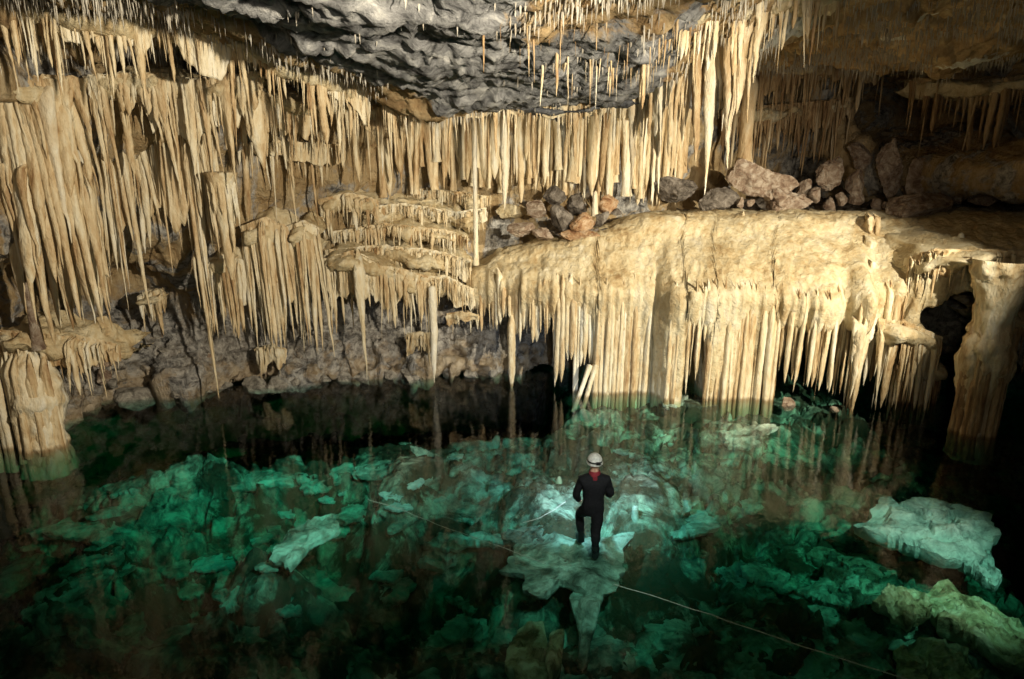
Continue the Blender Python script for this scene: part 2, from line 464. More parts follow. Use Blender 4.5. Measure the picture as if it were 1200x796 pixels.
# horizontal growth steps
disp += (1 - low) * 0.10 * np.sin(V[..., 2] * 5.0 + 3.0 * fbm(V * 0.5, 3, 77))
V = V + nrm * (disp * 0.8)[..., None]
me = make_mesh('cave_wall', V, grid_faces(*V.shape[:2]))
wall = add_obj('cave_wall', me, M_WALL); tag(wall, kind='structure')

# ---- ceiling: z = Cz(x, y)
CCTRL = [(500, -150, 6.0), (0, -250, 6.0), (1100, -250, 6.0),
         (215, -4, 9.4), (350, 55, 11.5), (470, 108, 13.4), (560, 118, 13.9), (660, 120, 14.0), (770, 112, 13.4), (805, 55, 12.2), (880, 10, 11.4), (960, -30, 11.2),
         (400, 8, 8.6), (520, 40, 10.0), (640, 55, 10.6), (740, 60, 11.0), (600, 2, 8.6), (760, 5, 9.2),
         (-60, -6, 10.2), (60, 0, 10.6), (150, 2, 11.2), (240, 30, 12.2), (330, 62, 13.2),
         (60, 52, 13.6), (200, 75, 14.8), (330, 92, 15.6), (460, 108, 16.4), (600, 112, 17.5), (760, 104, 18.6),
         (880, 50, 16.0), (900, 72, 20.0), (1000, 30, 16.0), (1050, 62, 20.0), (1130, 80, 16.4), (1130, 50, 15.0), (1200, 50, 15.6), (1050, 20, 14.0), (1200, 10, 13.4),
         (1350, 20, 13.0), (1000, 60, 24.0), (600, 95, 24.0), (200, 70, 20.0)]
pts = np.array([atY(*c) for c in CCTRL])
CZ = TPS(pts[:, :2], pts[:, 2], 0.01)
xs = np.arange(-14, 19, 0.06); ys = np.arange(3.0, 25, 0.06)
X, Yc = np.meshgrid(xs, ys, indexing='ij')
Zc = np.clip(CZ(X, Yc), 6.6, 10.5)
V = np.stack([X, Yc, Zc], -1)
nrm = normals(V); nrm *= np.sign(-nrm[..., 2:3] + 1e-9)
f1, f2, idv = voronoi(V * np.array([0.8, 0.8, 1.0]) + 0.4 * fbm(V * 0.8, 3, 8)[..., None], 14)
disp = 0.30 * fbm(V * 0.55, 5, 41) + 0.11 * ridged(V * 1.2, 6, 43, 0.66) + 0.08 * ridged(V * 4.5, 3, 44, .6) + 0.30 * (idv - 0.5) * smooth(0.0, 0.12, f2 - f1) + 0.05 * fbm(V * 5, 3, 9)
V = V + nrm * disp[..., None]
me = make_mesh('cave_ceiling', V, grid_faces(*V.shape[:2]))
def blob(cx, cy, rx, ry):
    return np.exp(-(((V[..., 0] - cx) / rx) ** 2 + ((V[..., 1] - cy) / ry) ** 2))
left_edge = -4.6 + (V[..., 1] - 9.4) * 0.80        # grey bulge left boundary (x at a given y)
cream = np.maximum(smooth(0.3, -0.5, V[..., 0] - left_edge), smooth(2.2, 3.4, V[..., 0]))
cream = np.maximum(cream, smooth(14.2, 14.9, V[..., 1]))
cream = np.maximum(cream, 0.75 * blob(1.4, 9.2, 1.9, 1.2))
a = me.attributes.new('cream', 'FLOAT', 'POINT'); a.data.foreach_set('value', cream.ravel().astype(np.float32))
w1 = atY(1130, 70, 16.2); w2 = atY(1045, 36, 15.6); w3 = atY(1085, 5, 13.8); w4 = atY(930, 12, 13.0)
white = np.maximum.reduce([blob(w1[0], w1[1], 0.9, 0.8), 0.9 * blob(w2[0], w2[1], 0.4, 0.5), 0.8 * blob(w3[0], w3[1], .6, .5), 0.9 * blob(w4[0], w4[1], .8, .8)])
a = me.attributes.new('white', 'FLOAT', 'POINT'); a.data.foreach_set('value', white.ravel().astype(np.float32))
ceiling = add_obj('cave_ceiling', me, M_CEIL); tag(ceiling, kind='structure')
CEIL_V = V

# ---- lake bed
BCTRL = [(0, 560, -3.0), (0, 780, -6.5), (150, 505, -3.6), (150, 600, -2.2), (120, 720, -3.2), (60, 690, -2.4), (300, 478, -4.0), (300, 560, -2.0), (300, 640, -1.7), (240, 760, -6.5),
         (430, 468, -4.0), (440, 540, -1.6), (440, 600, -1.6), (420, 700, -6.0), (560, 466, -3.6), (560, 540, -1.4), (560, 600, -2.2), (520, 720, -6.0),
         (660, 490, -1.0), (660, 550, -1.3), (620, 590, -.95), (700, 575, -.85), (780, 590, -1.1), (640, 640, -1.5), (700, 720, -3.2), (640, 780, -2.6),
         (780, 490, -0.9), (800, 540, -1.2), (880, 580, -1.7), (820, 660, -3.4), (900, 500, -0.9), (980, 540, -1.9), (950, 640, -2.8), (900, 760, -3.6),
         (1060, 510, -1.0), (1090, 600, -2.0), (1180, 560, -2.8), (1190, 660, -3.6), (1100, 680, -3.0), (1130, 740, -2.2), (1200, 780, -2.6), (1000, 790, -3.0)]
pts = np.array([atZ(a_, b_, c_ * .42) for a_, b_, c_ in BCTRL])
BS = 0.05
BZ = TPS(pts[:, :2], pts[:, 2], 0.05)
xs = np.arange(-15, 17, BS); ys = np.arange(3.0, 26, BS)
X, Yb = np.meshgrid(xs, ys, indexing='ij')
Zb = np.clip(BZ(X, Yb), -3.2, -0.28)
shoreY = np.interp(xs, xs[::20], W(xs[::20], xs[::20] * 0))[:, None]
Zb = Zb - 2.8 * smooth(3.6, 1.6, shoreY - Yb) * smooth(1.8, .2, X) - 1.2 * smooth(8.6, 9.6, X)
P3 = np.stack([X, Yb, Zb * 0], -1)
wp = np.stack([fbm(P3 * 1.3, 3, 2), fbm(P3 * 1.3, 3, 6), 0 * X], -1)
def blocks(sc, seed, warp):
    f1, f2, idv, off = voronoi(P3 * np.array([sc, sc * 1.35, 1]) + warp * wp, seed, True)
    a = idv * 40.0
    tilt = (off[..., 0] * np.cos(a) + off[..., 1] * np.sin(a))
    return (idv - .55) + tilt * .55, smooth(0.0, 0.07, f2 - f1)
calm = 1 - .8 * np.exp(-((X - 1.0) / 2.0) ** 2 - ((Yb - 11.3) / 1.3) ** 2)
b1, e1 = blocks(0.85, 24, .45); b2, e2 = blocks(2.0, 25, .35); b3, e3 = blocks(4.6, 26, .3)
Zb = Zb + calm * (0.26 * b1 * e1 + 0.17 * b2 * e2) + 0.05 * b3 * e3 + 0.10 * ridged(P3 * 0.9, 5, 61, 0.6) + 0.05 * ridged(P3 * 4, 4, 62) - calm * (.35 * (1 - e1) + .14 * (1 - e2))
Zb = np.minimum(Zb, -0.10)
me = make_mesh('lake_bed', np.stack([X, Yb, Zb], -1), grid_faces(*X.shape, flip=True))
bed = add_obj('lake_bed', me, M_BED); tag(bed, kind='structure')
def bed_z(x, y):
    i = int(np.clip(round((x + 15) / BS), 0, X.shape[0] - 1)); j = int(np.clip(round((y - 3) / BS), 0, X.shape[1] - 1))
    return float(Zb[i, j])

# ---- the water body
xw0, xw1, yw0, yw1, zw = -14.9, 16.9, 3.05, 25.8, -6.5
vv = [(x, y, z) for z in (zw, 0.0) for (x, y) in ((xw0, yw0), (xw1, yw0), (xw1, yw1), (xw0, yw1))]
ff = [(3, 2, 1, 0), (4, 5, 6, 7), (0, 1, 5, 4), (1, 2, 6, 5), (2, 3, 7, 6), (3, 0, 4, 7)]
water = add_obj('water', make_mesh('water', vv, ff, False), M_WATER); tag(water, kind='structure')

# ================================================================== DRIPSTONE PIECES
def spike_mesh(name, seed, kind):
    r_ = np.random.default_rng(seed)
    emb = kind.endswith('_e'); kd = kind.replace('_e', '')
    VV, FF_ = [], []
    def one(ox, oy, rs, ls, sides, rings, sd, main):
        th = np.linspace(0, 2 * np.pi, sides, endpoint=False)
        t = np.linspace(0, 1, rings) ** 0.95
        T, TH = np.meshgrid(t, th, indexing='ij')
        if kd == 'cone':
            prof = (1 - r_.uniform(.25, .5)) * (1 - t) ** r_.uniform(.65, 1.25) + r_.uniform(.25, .5) * np.exp(-t * r_.uniform(4, 9)) + 0.03
        elif kd == 'finger':
            prof = np.minimum(1, (1 - t) * r_.uniform(2.5, 6)) ** 0.7 * (0.74 - r_.uniform(.1, .4) * t) + 0.30 * np.exp(-t * 7) + 0.02
        elif kd == 'rib':
            prof = np.minimum(1, (1 - t) * r_.uniform(3, 7)) ** 0.7 * (0.85 - r_.uniform(.1, .3) * t) + 0.02
        elif kd == 'spindle':
            prof = 0.45 * np.exp(-t * 9) + np.interp(t, [0, .12, .4, .75, 1], [.2, .5, .62, .42, .03])
        else:
            prof = 0.74 + 0.25 * np.exp(-t * 7) + 0.30 * np.exp(-(1 - t) * 14)
        if emb: prof = prof * (.12 + .88 * np.minimum(1, t / .16) ** .7)
        nfl = r_.integers(2, 5); ph = r_.uniform(0, 6.28)
        P = np.stack([np.cos(TH), np.sin(TH), T * 6.0], -1)
        rad = rs * prof[:, None] * (1 + 0.16 * (1 - T) * np.cos(nfl * TH + ph + 1.5 * T) + (.14 if kd in ('rib', 'pillar') else 0.30) * fbm(P * np.array([1.1, 1.1, 0.9]), 3, sd) + 0.14 * fbm(P * np.array([2.5, 2.5, 4.0]), 2, sd + 5) + .10 * ridged(P * np.array([1.6, 1.6, .5]), 2, sd + 8))
        wob = .35 if kd in ('rib', 'pillar') else .9
        bx = wob * np.cumsum(r_.normal(0, 1, rings)) / rings + ox; by = wob * np.cumsum(r_.normal(0, 1, rings)) / rings + oy
        if emb: by = by + 1.6 * np.maximum(0, 1 - t / .16) ** 1.6
        V2 = np.stack([rad * np.cos(TH) + bx[:, None], rad * np.sin(TH) + by[:, None], -T * ls], -1).reshape(-1, 3)
        b = sum(len(x) for x in VV)
        V2 = np.vstack([V2, [[bx[-1], by[-1], -1.004 * ls]], [[bx[0], by[0], 0.02]]])
        VV.append(V2)
        FF_.extend((grid_faces(rings, sides, wrap=True) + b).tolist())
        b0 = b + (rings - 1) * sides; tip = b + rings * sides
        FF_.extend([(b0 + k, b0 + (k + 1) % sides, tip) for k in range(sides)])
        FF_.extend([(b + (k + 1) % sides, b + k, tip + 1) for k in range(sides)])
    one(0, 0, 1, 1, 14, 26, seed, True)
    if kd in ('cone', 'finger'):
        for k in range(r_.integers(0, 4)):
            a = r_.uniform(0, 6.28); d = r_.uniform(.6, 1.1)
            one(d * math.cos(a), d * math.sin(a), r_.uniform(.35, .65), r_.uniform(.25, .8), 8, 11, seed + 31 * k + 1, False)
    me = bpy.data.meshes.new(name)
    me.from_pydata(np.vstack(VV).tolist(), [], FF_)
    me.polygons.foreach_set('use_smooth', np.ones(len(me.polygons), bool))
    me.update()
    return me
_cache = {}
def spike(kind, mat, k):
    key = (kind, mat.name, k)
    if key not in _cache:
        me = spike_mesh('stalactite_' + kind, 100 + k * 7 + len(kind), kind); me.materials.append(mat); _cache[key] = me
    return _cache[key]
NVAR = {'cone': 16, 'finger': 12, 'rib': 10, 'spindle': 3, 'pillar': 8}
def hang(parent, p, L, r, kind='cone', mat=None, name='stalactite', flat=1.0, tilt=2.2, lean=None, embed=True):
    kv = NVAR[kind]; emb = (p[2] < 5.6 or embed == 'force') and kind != 'spindle' and bool(embed)
    me = spike(kind + ('_e' if emb else ''), mat or M_CREAM, random.randrange(kv))
    base = np.array(parent.location) if parent is not None else np.zeros(3)
    o = add_obj(name, me, None, parent, loc=tuple(np.asarray(p) - base))
    ry = R(random.gauss(0, tilt)) if lean is None else R(lean)
    o.rotation_euler = (R(random.gauss(0, tilt * .7)), ry, random.uniform(0, 6.28) if (flat == 1.0 and not emb) else random.uniform(-.35, .35))
    o.scale = (r * flat, r, L)
    return o

def resample(pp, n):
    pp = np.asarray(pp, float)
    d = np.concatenate([[0], np.cumsum(np.linalg.norm(np.diff(pp, axis=0), axis=1))])
    s = np.linspace(0, d[-1], n)
    # smooth (catmull-like) through cosine-eased linear interpolation
    return np.stack([np.interp(s, d, pp[:, k]) for k in range(3)], -1), s

PROF = np.array([(1.0, 0.34), (0.8, 0.28), (0.55, 0.20), (0.32, 0.12), (0.15, 0.05), (0.05, -0.01), (0.0, -0.10), (0.02, -0.20), (0.08, -0.30), (0.20, -0.40), (0.45, -0.48), (0.75, -0.50), (1.0, -0.46)])
def ledge(parent, P, depth, thick, mat, seed, name='ledge', rough=0.10, freq=1.8):
    """a lumpy shelf of flowstone along the lip polyline P, running back (+Y) into the wall"""
    n = max(12, int(np.linalg.norm(P[-1] - P[0]) / 0.07))
    Q, s = resample(P, n)
    m_ = 34
    tt = np.linspace(0, 1, m_)
    pk = np.linspace(0, 1, len(PROF))
    pb = np.interp(tt, pk, PROF[:, 0]); pz = np.interp(tt, pk, PROF[:, 1])
    endt = np.minimum(1, np.minimum(np.arange(n), n - 1 - np.arange(n)) / (n * 0.12) + 0.15)[:, None]
    Vv = np.zeros((n, m_, 3))
    w = 0.55 * fbm(np.stack([s * 0.9, s * 0, s * 0 + seed], -1), 3, seed)[:, None]
    wz = 0.16 * fbm(np.stack([s * 1.1, s * 0 + 4, s * 0 + seed], -1), 3, seed + 1)[:, None]
    Vv[..., 0] = Q[:, 0:1]
    Vv[..., 1] = Q[:, 1:2] + pb * depth + w * (1 - pb) + (1 - endt) * depth * 0.5
    Vv[..., 2] = Q[:, 2:3] + wz + pz * thick * (0.4 + 0.6 * endt)
    nn = normals(Vv)
    d = rough * fbm(Vv * freq, 4, seed + 3) + rough * 0.5 * ridged(Vv * np.array([4, 4, 1.2]), 3, seed + 4)
    Vv = Vv + nn * d[..., None]
    base = np.array(parent.location)
    me = make_mesh(name, Vv - base, grid_faces(n, m_))
    return add_obj(name, me, mat, parent)

def curtain(label, pts_, n, lpx, rad, kinds=('cone',), mat=None, depth=0.8, thick=0.7, led=True, layers=0.35, group=None, seed=None,
            cat='stalactites', name='stalactite_curtain', power=2.4, flat=1.0, ledmat=None, straws=0, apr=.75, lrough=.12, dens=1.7):
    seed = seed if seed is not None else abs(hash(label)) % 1000
    P = np.array([atY(*p) for p in pts_])
    root = empty(name, tuple(P.mean(0)))
    tag(root, label, cat, group)
    if led: ledge(root, P, depth, thick, ledmat or M_FLOW, seed, rough=lrough)
    if apr: apron(root, P + np.array([0, .05, 0]), apr * (lpx[0] * .5 + lpx[1] * .5) / ppm(P[:, 1].mean()), mat or M_CREAM, seed + 50)
    n = int(n * dens)
    Q, s = resample(P, 200)
    for k in range(n):
        u = (k + random.uniform(-.45, .45) + .5) / n
        q = Q[int(np.clip(u * 199, 0, 199))].copy()
        q[1] += random.uniform(0.0, layers) + 0.03
        q[2] += -0.02 * thick + random.uniform(-.05, .04)
        pm = ppm(q[1])
        a_ = random.random() ** power
        L = (lpx[0] + (lpx[1] - lpx[0]) * a_) / pm
        r = (rad[0] + (rad[1] - rad[0]) * (0.25 + 0.75 * a_) * random.uniform(0.6, 1.1)) * random.choice((.32, .42, .55, .7, 1.0))
        fl = flat if random.random() < 0.35 else 1.0
        hang(root, q + np.array([0, 0, 0.10]), L + 0.10, r, random.choice(kinds), mat or M_CREAM, flat=fl)
    if straws:
        mb_v, mb_f = [], []
        for k in range(straws):
            q = Q[random.randrange(200)].copy()
            q[0] += random.gauss(0, .05); q[1] += random.uniform(0.0, layers * 2); q[2] += random.uniform(-.02, .10)
            cone_into(mb_v, mb_f, q - np.array(root.location), random.uniform(0.10, 0.34), random.uniform(.008, .022))
        me = bpy.data.meshes.new('straw_fringe'); me.from_pydata(mb_v, [], mb_f)
        o = add_obj('straw_fringe', me, mat or M_CREAM, root); o['kind'] = 'stuff'
    return root
def cone_into(vs, fs, p, L, r):
    b = len(vs); k = 5
    dx, dy = random.gauss(0, .05) * L, random.gauss(0, .05) * L
    for i in range(k):
        a = 6.283 * i / k; vs.append((p[0] + r * math.cos(a), p[1] + r * math.sin(a), p[2] + .05))
    for i in range(k):
        a = 6.283 * i / k; vs.append((p[0] + dx * .5 + .6 * r * math.cos(a), p[1] + dy * .5 + .6 * r * math.sin(a), p[2] - L * .5))
    vs.append((p[0] + dx, p[1] + dy, p[2] - L))
    for i in range(k):
        j = (i + 1) % k
        fs.append((b + i, b + j, b + k + j, b + k + i)); fs.append((b + k + i, b + k + j, b + 2 * k))

def apron(parent, P, lmean, mat, seed, back=.16):
    """hanging fluted drapery below a ledge: front sheet, ragged lower hem and a back sheet"""
    n = max(16, int(np.linalg.norm(P[-1] - P[0]) / 0.035))
    Q, s = resample(P, n)
    sv = np.stack([s, s * 0, s * 0 + seed], -1)
    H = lmean * np.clip(.50 + .75 * fbm(sv * 1.1, 2, seed) + .45 * ridged(sv * 2.4, 3, seed + 1), .06, 1.25)
    m1 = 22
    t = np.concatenate([np.linspace(0, 1, m1), np.linspace(1, 0, 8)])
    isb = np.concatenate([np.zeros(m1), np.ones(8)])
    Vv = np.zeros((n, len(t), 3))
    Vv[..., 0] = Q[:, 0:1]
    Vv[..., 2] = Q[:, 2:3] + .12 - t * (H[:, None] + .12)
    fp = np.stack([np.repeat(s[:, None], len(t), 1), 0 * Vv[..., 2], Vv[..., 2] * .16], -1)
    flu = ridged(fp * np.array([2.6, 1, 1]), 3, seed + 2, .6)
    Vv[..., 1] = Q[:, 1:2] + .12 + np.where(isb > 0, back * (1 - .75 * t ** 2), 0) + .10 * t - .13 * flu * (1 - .4 * isb) * (1 - .3 * t) + .10 * fbm(fp * .8, 2, seed + 9)
    Vv[..., 0] += .05 * fbm(Vv * np.array([1, 1, 1.5]), 2, seed + 4)
    Vv += .03 * fbm(Vv * 7, 3, seed + 6)[..., None]
    return add_obj('drapery', make_mesh('drapery', Vv - np.array(parent.location), grid_faces(n, len(t))), mat, parent)
CF = ('cone', 'cone', 'finger')
FF = ('finger', 'finger', 'cone')
# -- left side of the cave
curtain('short grey-cream stalactites fringing the ceiling above the big left columns', [(-60, -4, 10.4), (30, 2, 10.6), (90, 4, 10.9), (160, 12, 11.3)], 34, (35, 100), (.05, .13), CF, straws=120, seed=1)
curtain('brownish stalactite fringe along the left edge of bare grey ceiling', [(150, 12, 11.7), (215, 20, 11.8), (280, 42, 12.2), (350, 70, 12.8), (430, 104, 13.8)], 60, (25, 85), (.04, .11), CF, mat=M_CREAM, straws=260, seed=2)
curtain('broad curtain of tapering cream stalactites under a rough grey ledge', [(92, 96, 13.3), (150, 90, 13.5), (220, 98, 13.7), (295, 92, 14.0)], 44, (30, 125), (.08, .20), CF, straws=120, seed=3, flat=1.7)
curtain('thick fluted cream stalactite columns hanging closest to the left cave wall', [(-60, 80, 12.6), (-10, 96, 12.5), (30, 100, 12.6), (64, 96, 12.9)], 22, (110, 290), (.16, .30), FF, flat=1.5, power=1.4, seed=4)
curtain('parallel cream ribs hanging below the dark wall cavity', [(58, 152, 14.0), (95, 148, 14.2), (135, 152, 14.2)], 18, (90, 210), (.08, .16), FF, power=1.8, seed=5)
curtain('long slender cream stalactites in a dense row beside the funnel shaped dripstone', [(140, 156, 14.5), (190, 146, 14.7), (245, 166, 14.9)], 24, (80, 215), (.07, .14), FF, power=2.0, seed=6, straws=60)
curtain('small pointed stalactites in front of the dark pocket above slender ribs', [(200, 108, 14.1), (260, 104, 14.4), (325, 118, 14.8)], 26, (35, 85), (.05, .11), CF, seed=7, straws=80)
curtain('cream stalactite fringe beneath the lower end of the ceiling fringe', [(290, 104, 15.0), (350, 118, 15.4), (420, 128, 16.0), (480, 132, 16.8)], 46, (15, 80), (.05, .12), CF, seed=8, straws=160)
curtain('ochre stalactites over the rough grey wall patch', [(262, 158, 15.6), (320, 170, 15.9), (400, 176, 16.6)], 11, (25, 110), (.05, .12), CF, mat=M_CREAM, seed=9, straws=80, led=False, apr=.3)
curtain('low fringe of stalactites under the flat ledge beside the pale water column', [(-40, 396, 12.8), (20, 400, 12.9), (75, 402, 13.2), (132, 414, 13.9)], 28, (15, 75), (.05, .11), CF, seed=10, depth=1.2, thick=0.75, lrough=.28)
curtain('left ribs reaching down towards the ledge with thin stalagmite', [(-20, 232, 13.2), (20, 236, 13.2), (60, 240, 13.5), (105, 246, 14.0)], 20, (50, 150), (.09, .18), FF, power=2.0, seed=11)
curtain('small pale drapery tuft alone on the grey rubble wall', [(160, 350, 15.8), (186, 346, 15.8)], 7, (25, 58), (.06, .10), FF, seed=12, depth=.4, thick=.25)
curtain('short thick rib cluster hanging left of the two wide drapery bells', [(238, 312, 15.3), (258, 306, 15.2), (280, 314, 15.4)], 13, (60, 95), (.08, .13), FF, power=.7, seed=13, depth=.8, thick=.8)
curtain('wide bell of ribbed drapery with pointed lower tips', [(280, 272, 15.6), (306, 262, 15.5), (334, 274, 15.7)], 17, (95, 155), (.08, .14), FF, power=.8, seed=14, depth=1.0, thick=1.1)
curtain('narrow bell of ribbed drapery right beside the wide one', [(335, 272, 16.0), (352, 266, 15.9), (370, 274, 16.1)], 12, (90, 155), (.07, .13), FF, power=.8, seed=15, depth=1.0, thick=1.0)
curtain('fringe of cream stalactites under the stepped terraces, longest in middle', [(372, 312, 16.4), (410, 300, 16.3), (450, 318, 16.5), (500, 332, 16.8)], 34, (30, 95), (.06, .12), FF, seed=16, depth=1.2, thick=.8)
curtain('ochre drapery on the wall left of the stepped terraces', [(370, 240, 16.9), (405, 232, 17.0), (440, 240, 17.3)], 16, (12, 50), (.06, .12), FF, seed=17, depth=.9, thick=.7)
for lab, x0, x1, y0, Y, lp in (('cream tuft low on the rubble wall below the wide bell', 296, 330, 412, 16.6, (15, 48)),
        ('pale drip cluster on the brown wall between fringe and spindle', 474, 506, 396, 17.2, (14, 38)), ('brown dripping knob beside the lowest terrace', 522, 560, 372, 17.2, (8, 26))):
    curtain(lab, [(x0, y0 + 4, Y), ((x0 + x1) / 2, y0, Y - .1), (x1, y0 + 5, Y)], 9, lp, (.04, .09), CF, seed=int(x0), led=False, dens=1.2, mat=M_CREAM, apr=.9)
# -- stepped terraces in the middle
for k, (lab, pp, n, lp) in enumerate([
    ('uppermost flowstone terrace step at the foot of the back drapery', [(425, 232, 18.4), (500, 226, 18.8), (575, 236, 18.8)], 36, (6, 18)),
    ('second flowstone terrace step with a short dripping fringe', [(402, 252, 17.8), (470, 244, 18.1), (535, 254, 18.2), (570, 250, 18.5)], 40, (8, 22)),
    ('third flowstone terrace step, crossed by the slim column shadow', [(386, 278, 17.3), (450, 268, 17.6), (520, 276, 17.7), (548, 284, 18.0)], 40, (8, 26)),
    ('fourth flowstone terrace step above the terrace fringe', [(378, 300, 16.9), (440, 294, 17.1), (510, 300, 17.3), (552, 312, 17.6)], 40, (10, 32)),
    ('lowest flowstone terrace lobe beside the big flowstone mound', [(470, 335, 16.9), (520, 330, 16.9), (556, 346, 17.2)], 24, (12, 45))]):
    curtain(lab, pp, n, lp, (.04, .085), CF, seed=30 + k, depth=2.0, thick=.95, cat='flowstone', name='flowstone_terrace', layers=.12, straws=60, apr=.9, lrough=.2)
# -- middle: back wall drapery and the lip of the bare ceiling
curtain('tall ochre drapery columns lining the back wall behind the terraces', [(440, 128, 17.7), (520, 122, 18.2), (600, 124, 18.7)], 38, (45, 98), (.09, .18), ('finger', 'rib', 'pillar'), power=.9, mat=M_CREAM, seed=40, depth=1.0, thick=.6)
curtain('ochre drapery columns on the back wall behind the rubble heap', [(600, 124, 18.8), (700, 128, 19.2), (810, 132, 19.8)], 48, (55, 105), (.08, .17), ('finger', 'rib', 'pillar'), power=.7, mat=M_CREAM, seed=41, depth=1.0, thick=.6)
curtain('cream stalactite fringe hanging under the lip of bare grey ceiling', [(450, 116, 14.0), (560, 122, 14.4), (660, 126, 14.4), (770, 120, 13.9)], 60, (12, 75), (.035, .085), CF, seed=42, depth=.7, thick=.35, power=2.2, apr=.35, straws=260, ledmat=M_GREY)
curtain('thin brown straws on the bare grey ceiling overhead', [(560, -6, 8.7), (640, 6, 9.3), (720, 14, 9.7), (800, 20, 10.4)], 34, (15, 70), (.02, .05), CF, mat=M_OCHRE, seed=43, led=False, apr=0, layers=1.2, straws=200)
# -- right side
curtain('brown-cream straws and stalactites across the ceiling just left of the massed cluster', [(640, 20, 10.2), (700, 34, 10.8), (760, 40, 11.4), (800, 34, 11.8)], 34, (15, 85), (.03, .09), CF, mat=M_CREAM, seed=51, led=False, apr=0, layers=.9, straws=260)
curtain('dense cream stalactites at the very top above the massed cluster', [(770, -6, 10.6), (830, -4, 11.0), (900, -10, 11.2)], 30, (25, 90), (.04, .12), CF, mat=M_CREAM, seed=52, depth=.8, straws=160, apr=.5)
curtain('massed cream stalactites at the right end of bare grey ceiling', [(770, 92, 13.2), (810, 52, 12.7), (850, 30, 12.4), (905, 2, 12.0)], 40, (40, 130), (.06, .16), CF, seed=44, straws=200, flat=1.5, depth=1.0)
curtain('few bright stalactites at the top edge right of the massed cluster', [(905, -6, 11.6), (950, -10, 11.8), (1000, -18, 12.2)], 12, (35, 75), (.04, .08), CF, seed=45, straws=60, apr=.2)
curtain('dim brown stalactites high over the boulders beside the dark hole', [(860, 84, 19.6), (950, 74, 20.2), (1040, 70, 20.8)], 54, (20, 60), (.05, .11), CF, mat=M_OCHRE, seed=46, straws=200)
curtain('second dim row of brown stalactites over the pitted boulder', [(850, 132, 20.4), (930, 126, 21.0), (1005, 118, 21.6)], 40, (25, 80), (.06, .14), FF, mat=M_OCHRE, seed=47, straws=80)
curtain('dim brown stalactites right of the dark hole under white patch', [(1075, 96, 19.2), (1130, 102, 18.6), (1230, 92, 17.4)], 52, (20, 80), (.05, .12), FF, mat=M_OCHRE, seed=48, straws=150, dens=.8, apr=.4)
curtain('fringe of stalactites under the right lip of the flowstone mound', [(1068, 312, 15.2), (1105, 300, 14.5), (1160, 300, 14.2), (1250, 304, 13.8)], 46, (15, 55), (.04, .08), CF, seed=49, depth=2.6, thick=.7)
curtain('broken dim ribs under the right cave overhang', [(1150, 365, 15.9), (1190, 372, 15.4), (1240, 380, 15.0)], 16, (15, 75), (.06, .12), CF, mat=M_OCHRE, seed=50, depth=1.0)

# ---- ceiling straws: uncountable tiny drips all over the ceiling
vs, fs = [], []
cand = CEIL_V.reshape(-1, 3); cr = cream.reshape(-1)
sel = rng.choice(len(cand), 90000, replace=False)
cnt = 0
dens = fbm(cand[sel] * 0.9, 3, 99)
for q, c_, d_ in zip(cand[sel], cr[sel], dens):
    if not (-11 < q[0] < 13 and 7.5 < q[1] < 21): continue
    p_ = 0.07 + 0.75 * (c_ > .4)
    if d_ < 0.0 or random.random() > p_ * (0.5 + d_): continue
    cone_into(vs, fs, q, random.uniform(.05, .16) + (0.22 * random.random() ** 2 if c_ > .5 else 0), random.uniform(.008, .02)); cnt += 1
me = bpy.data.meshes.new('ceiling_straws'); me.from_pydata(vs, [], fs)
o = add_obj('ceiling_straw', me, M_GREYC, ceiling); o['kind'] = 'stuff'

# ---- single stalactites that stand out: (label, top px, top py, tip py, Y, r, kind, mat, lean)
for lab, px, py, ty, Y, r, kd, mt in [
    ('slim freestanding column from the back drapery down to the terrace steps', 555, 112, 311, 17.0, .075, 'pillar', M_CREAM),
    ('bright white spindle shaped stalactite in front of the back drapery', 592, 140, 246, 15.6, .17, 'spindle', M_PALE),
    ('short white blade stalactite between the spindle and the long bright one', 660, 128, 190, 15.0, .15, 'cone', M_PALE),
    ('long bright stalactite curving to a point above the rubble heap', 742, 96, 237, 14.2, .24, 'cone', M_PALE),
    ('long thin bright stalactite just right of the curved one', 771, 84, 236, 13.8, .15, 'cone', M_PALE),
    ('orange-cream stalactite, longest of all, its tip beside the pitted boulder', 838, 30, 228, 12.6, .24, 'cone', M_CREAM),
    ('pale broad stalactite hanging beside the longest orange-cream one', 858, 20, 197, 12.3, .26, 'cone', M_PALE),
    ('bright white stalactite right of the two longest ones', 872, 18, 134, 12.1, .22, 'cone', M_PALE),
    ('cream stalactite at the right end of the massed cluster', 893, 8, 97, 11.9, .14, 'cone', M_CREAM),
    ('brown dim column standing behind the massed stalactites', 882, 84, 190, 19.4, .24, 'pillar', M_OCHRE),
    ('thick pale spindle stalactite hanging alone under the lowest terrace', 507, 342, 449, 16.9, .17, 'spindle', M_PALE),
    ('very long thin stalactite whose tip nearly touches the water', 234, 300, 468, 15.1, .13, 'cone', M_CREAM),
    ('long cream stalactite in the middle of the terrace fringe', 420, 300, 444, 16.2, .20, 'cone', M_CREAM),
    ('twin stalactite left of the dark gap under the mound', 599, 372, 458, 17.0, .12, 'rib', M_CREAM),
    ('big bright stalactite edge among the left columns', 50, 92, 285, 12.8, .26, 'cone', M_PALE),
    ('long bright left stalactite reaching down to the ledge', 22, 190, 405, 12.7, .28, 'cone', M_CREAM),
    ('long cream stalactite tip above the end of the left ledge', 96, 200, 388, 13.7, .22, 'cone', M_CREAM)]:
    p = atY(px, py, Y); q = atY(px, ty, Y)
    o = hang(None, p + np.array([0, 0, .12]), float(p[2] - q[2]) + .12, r, kd, mt, tilt=0.8, embed='force' if py > 75 else True)
    tag(o, lab, 'column' if kd == 'pillar' else 'stalactite')
    if kd == 'pillar': o.name = 'column'

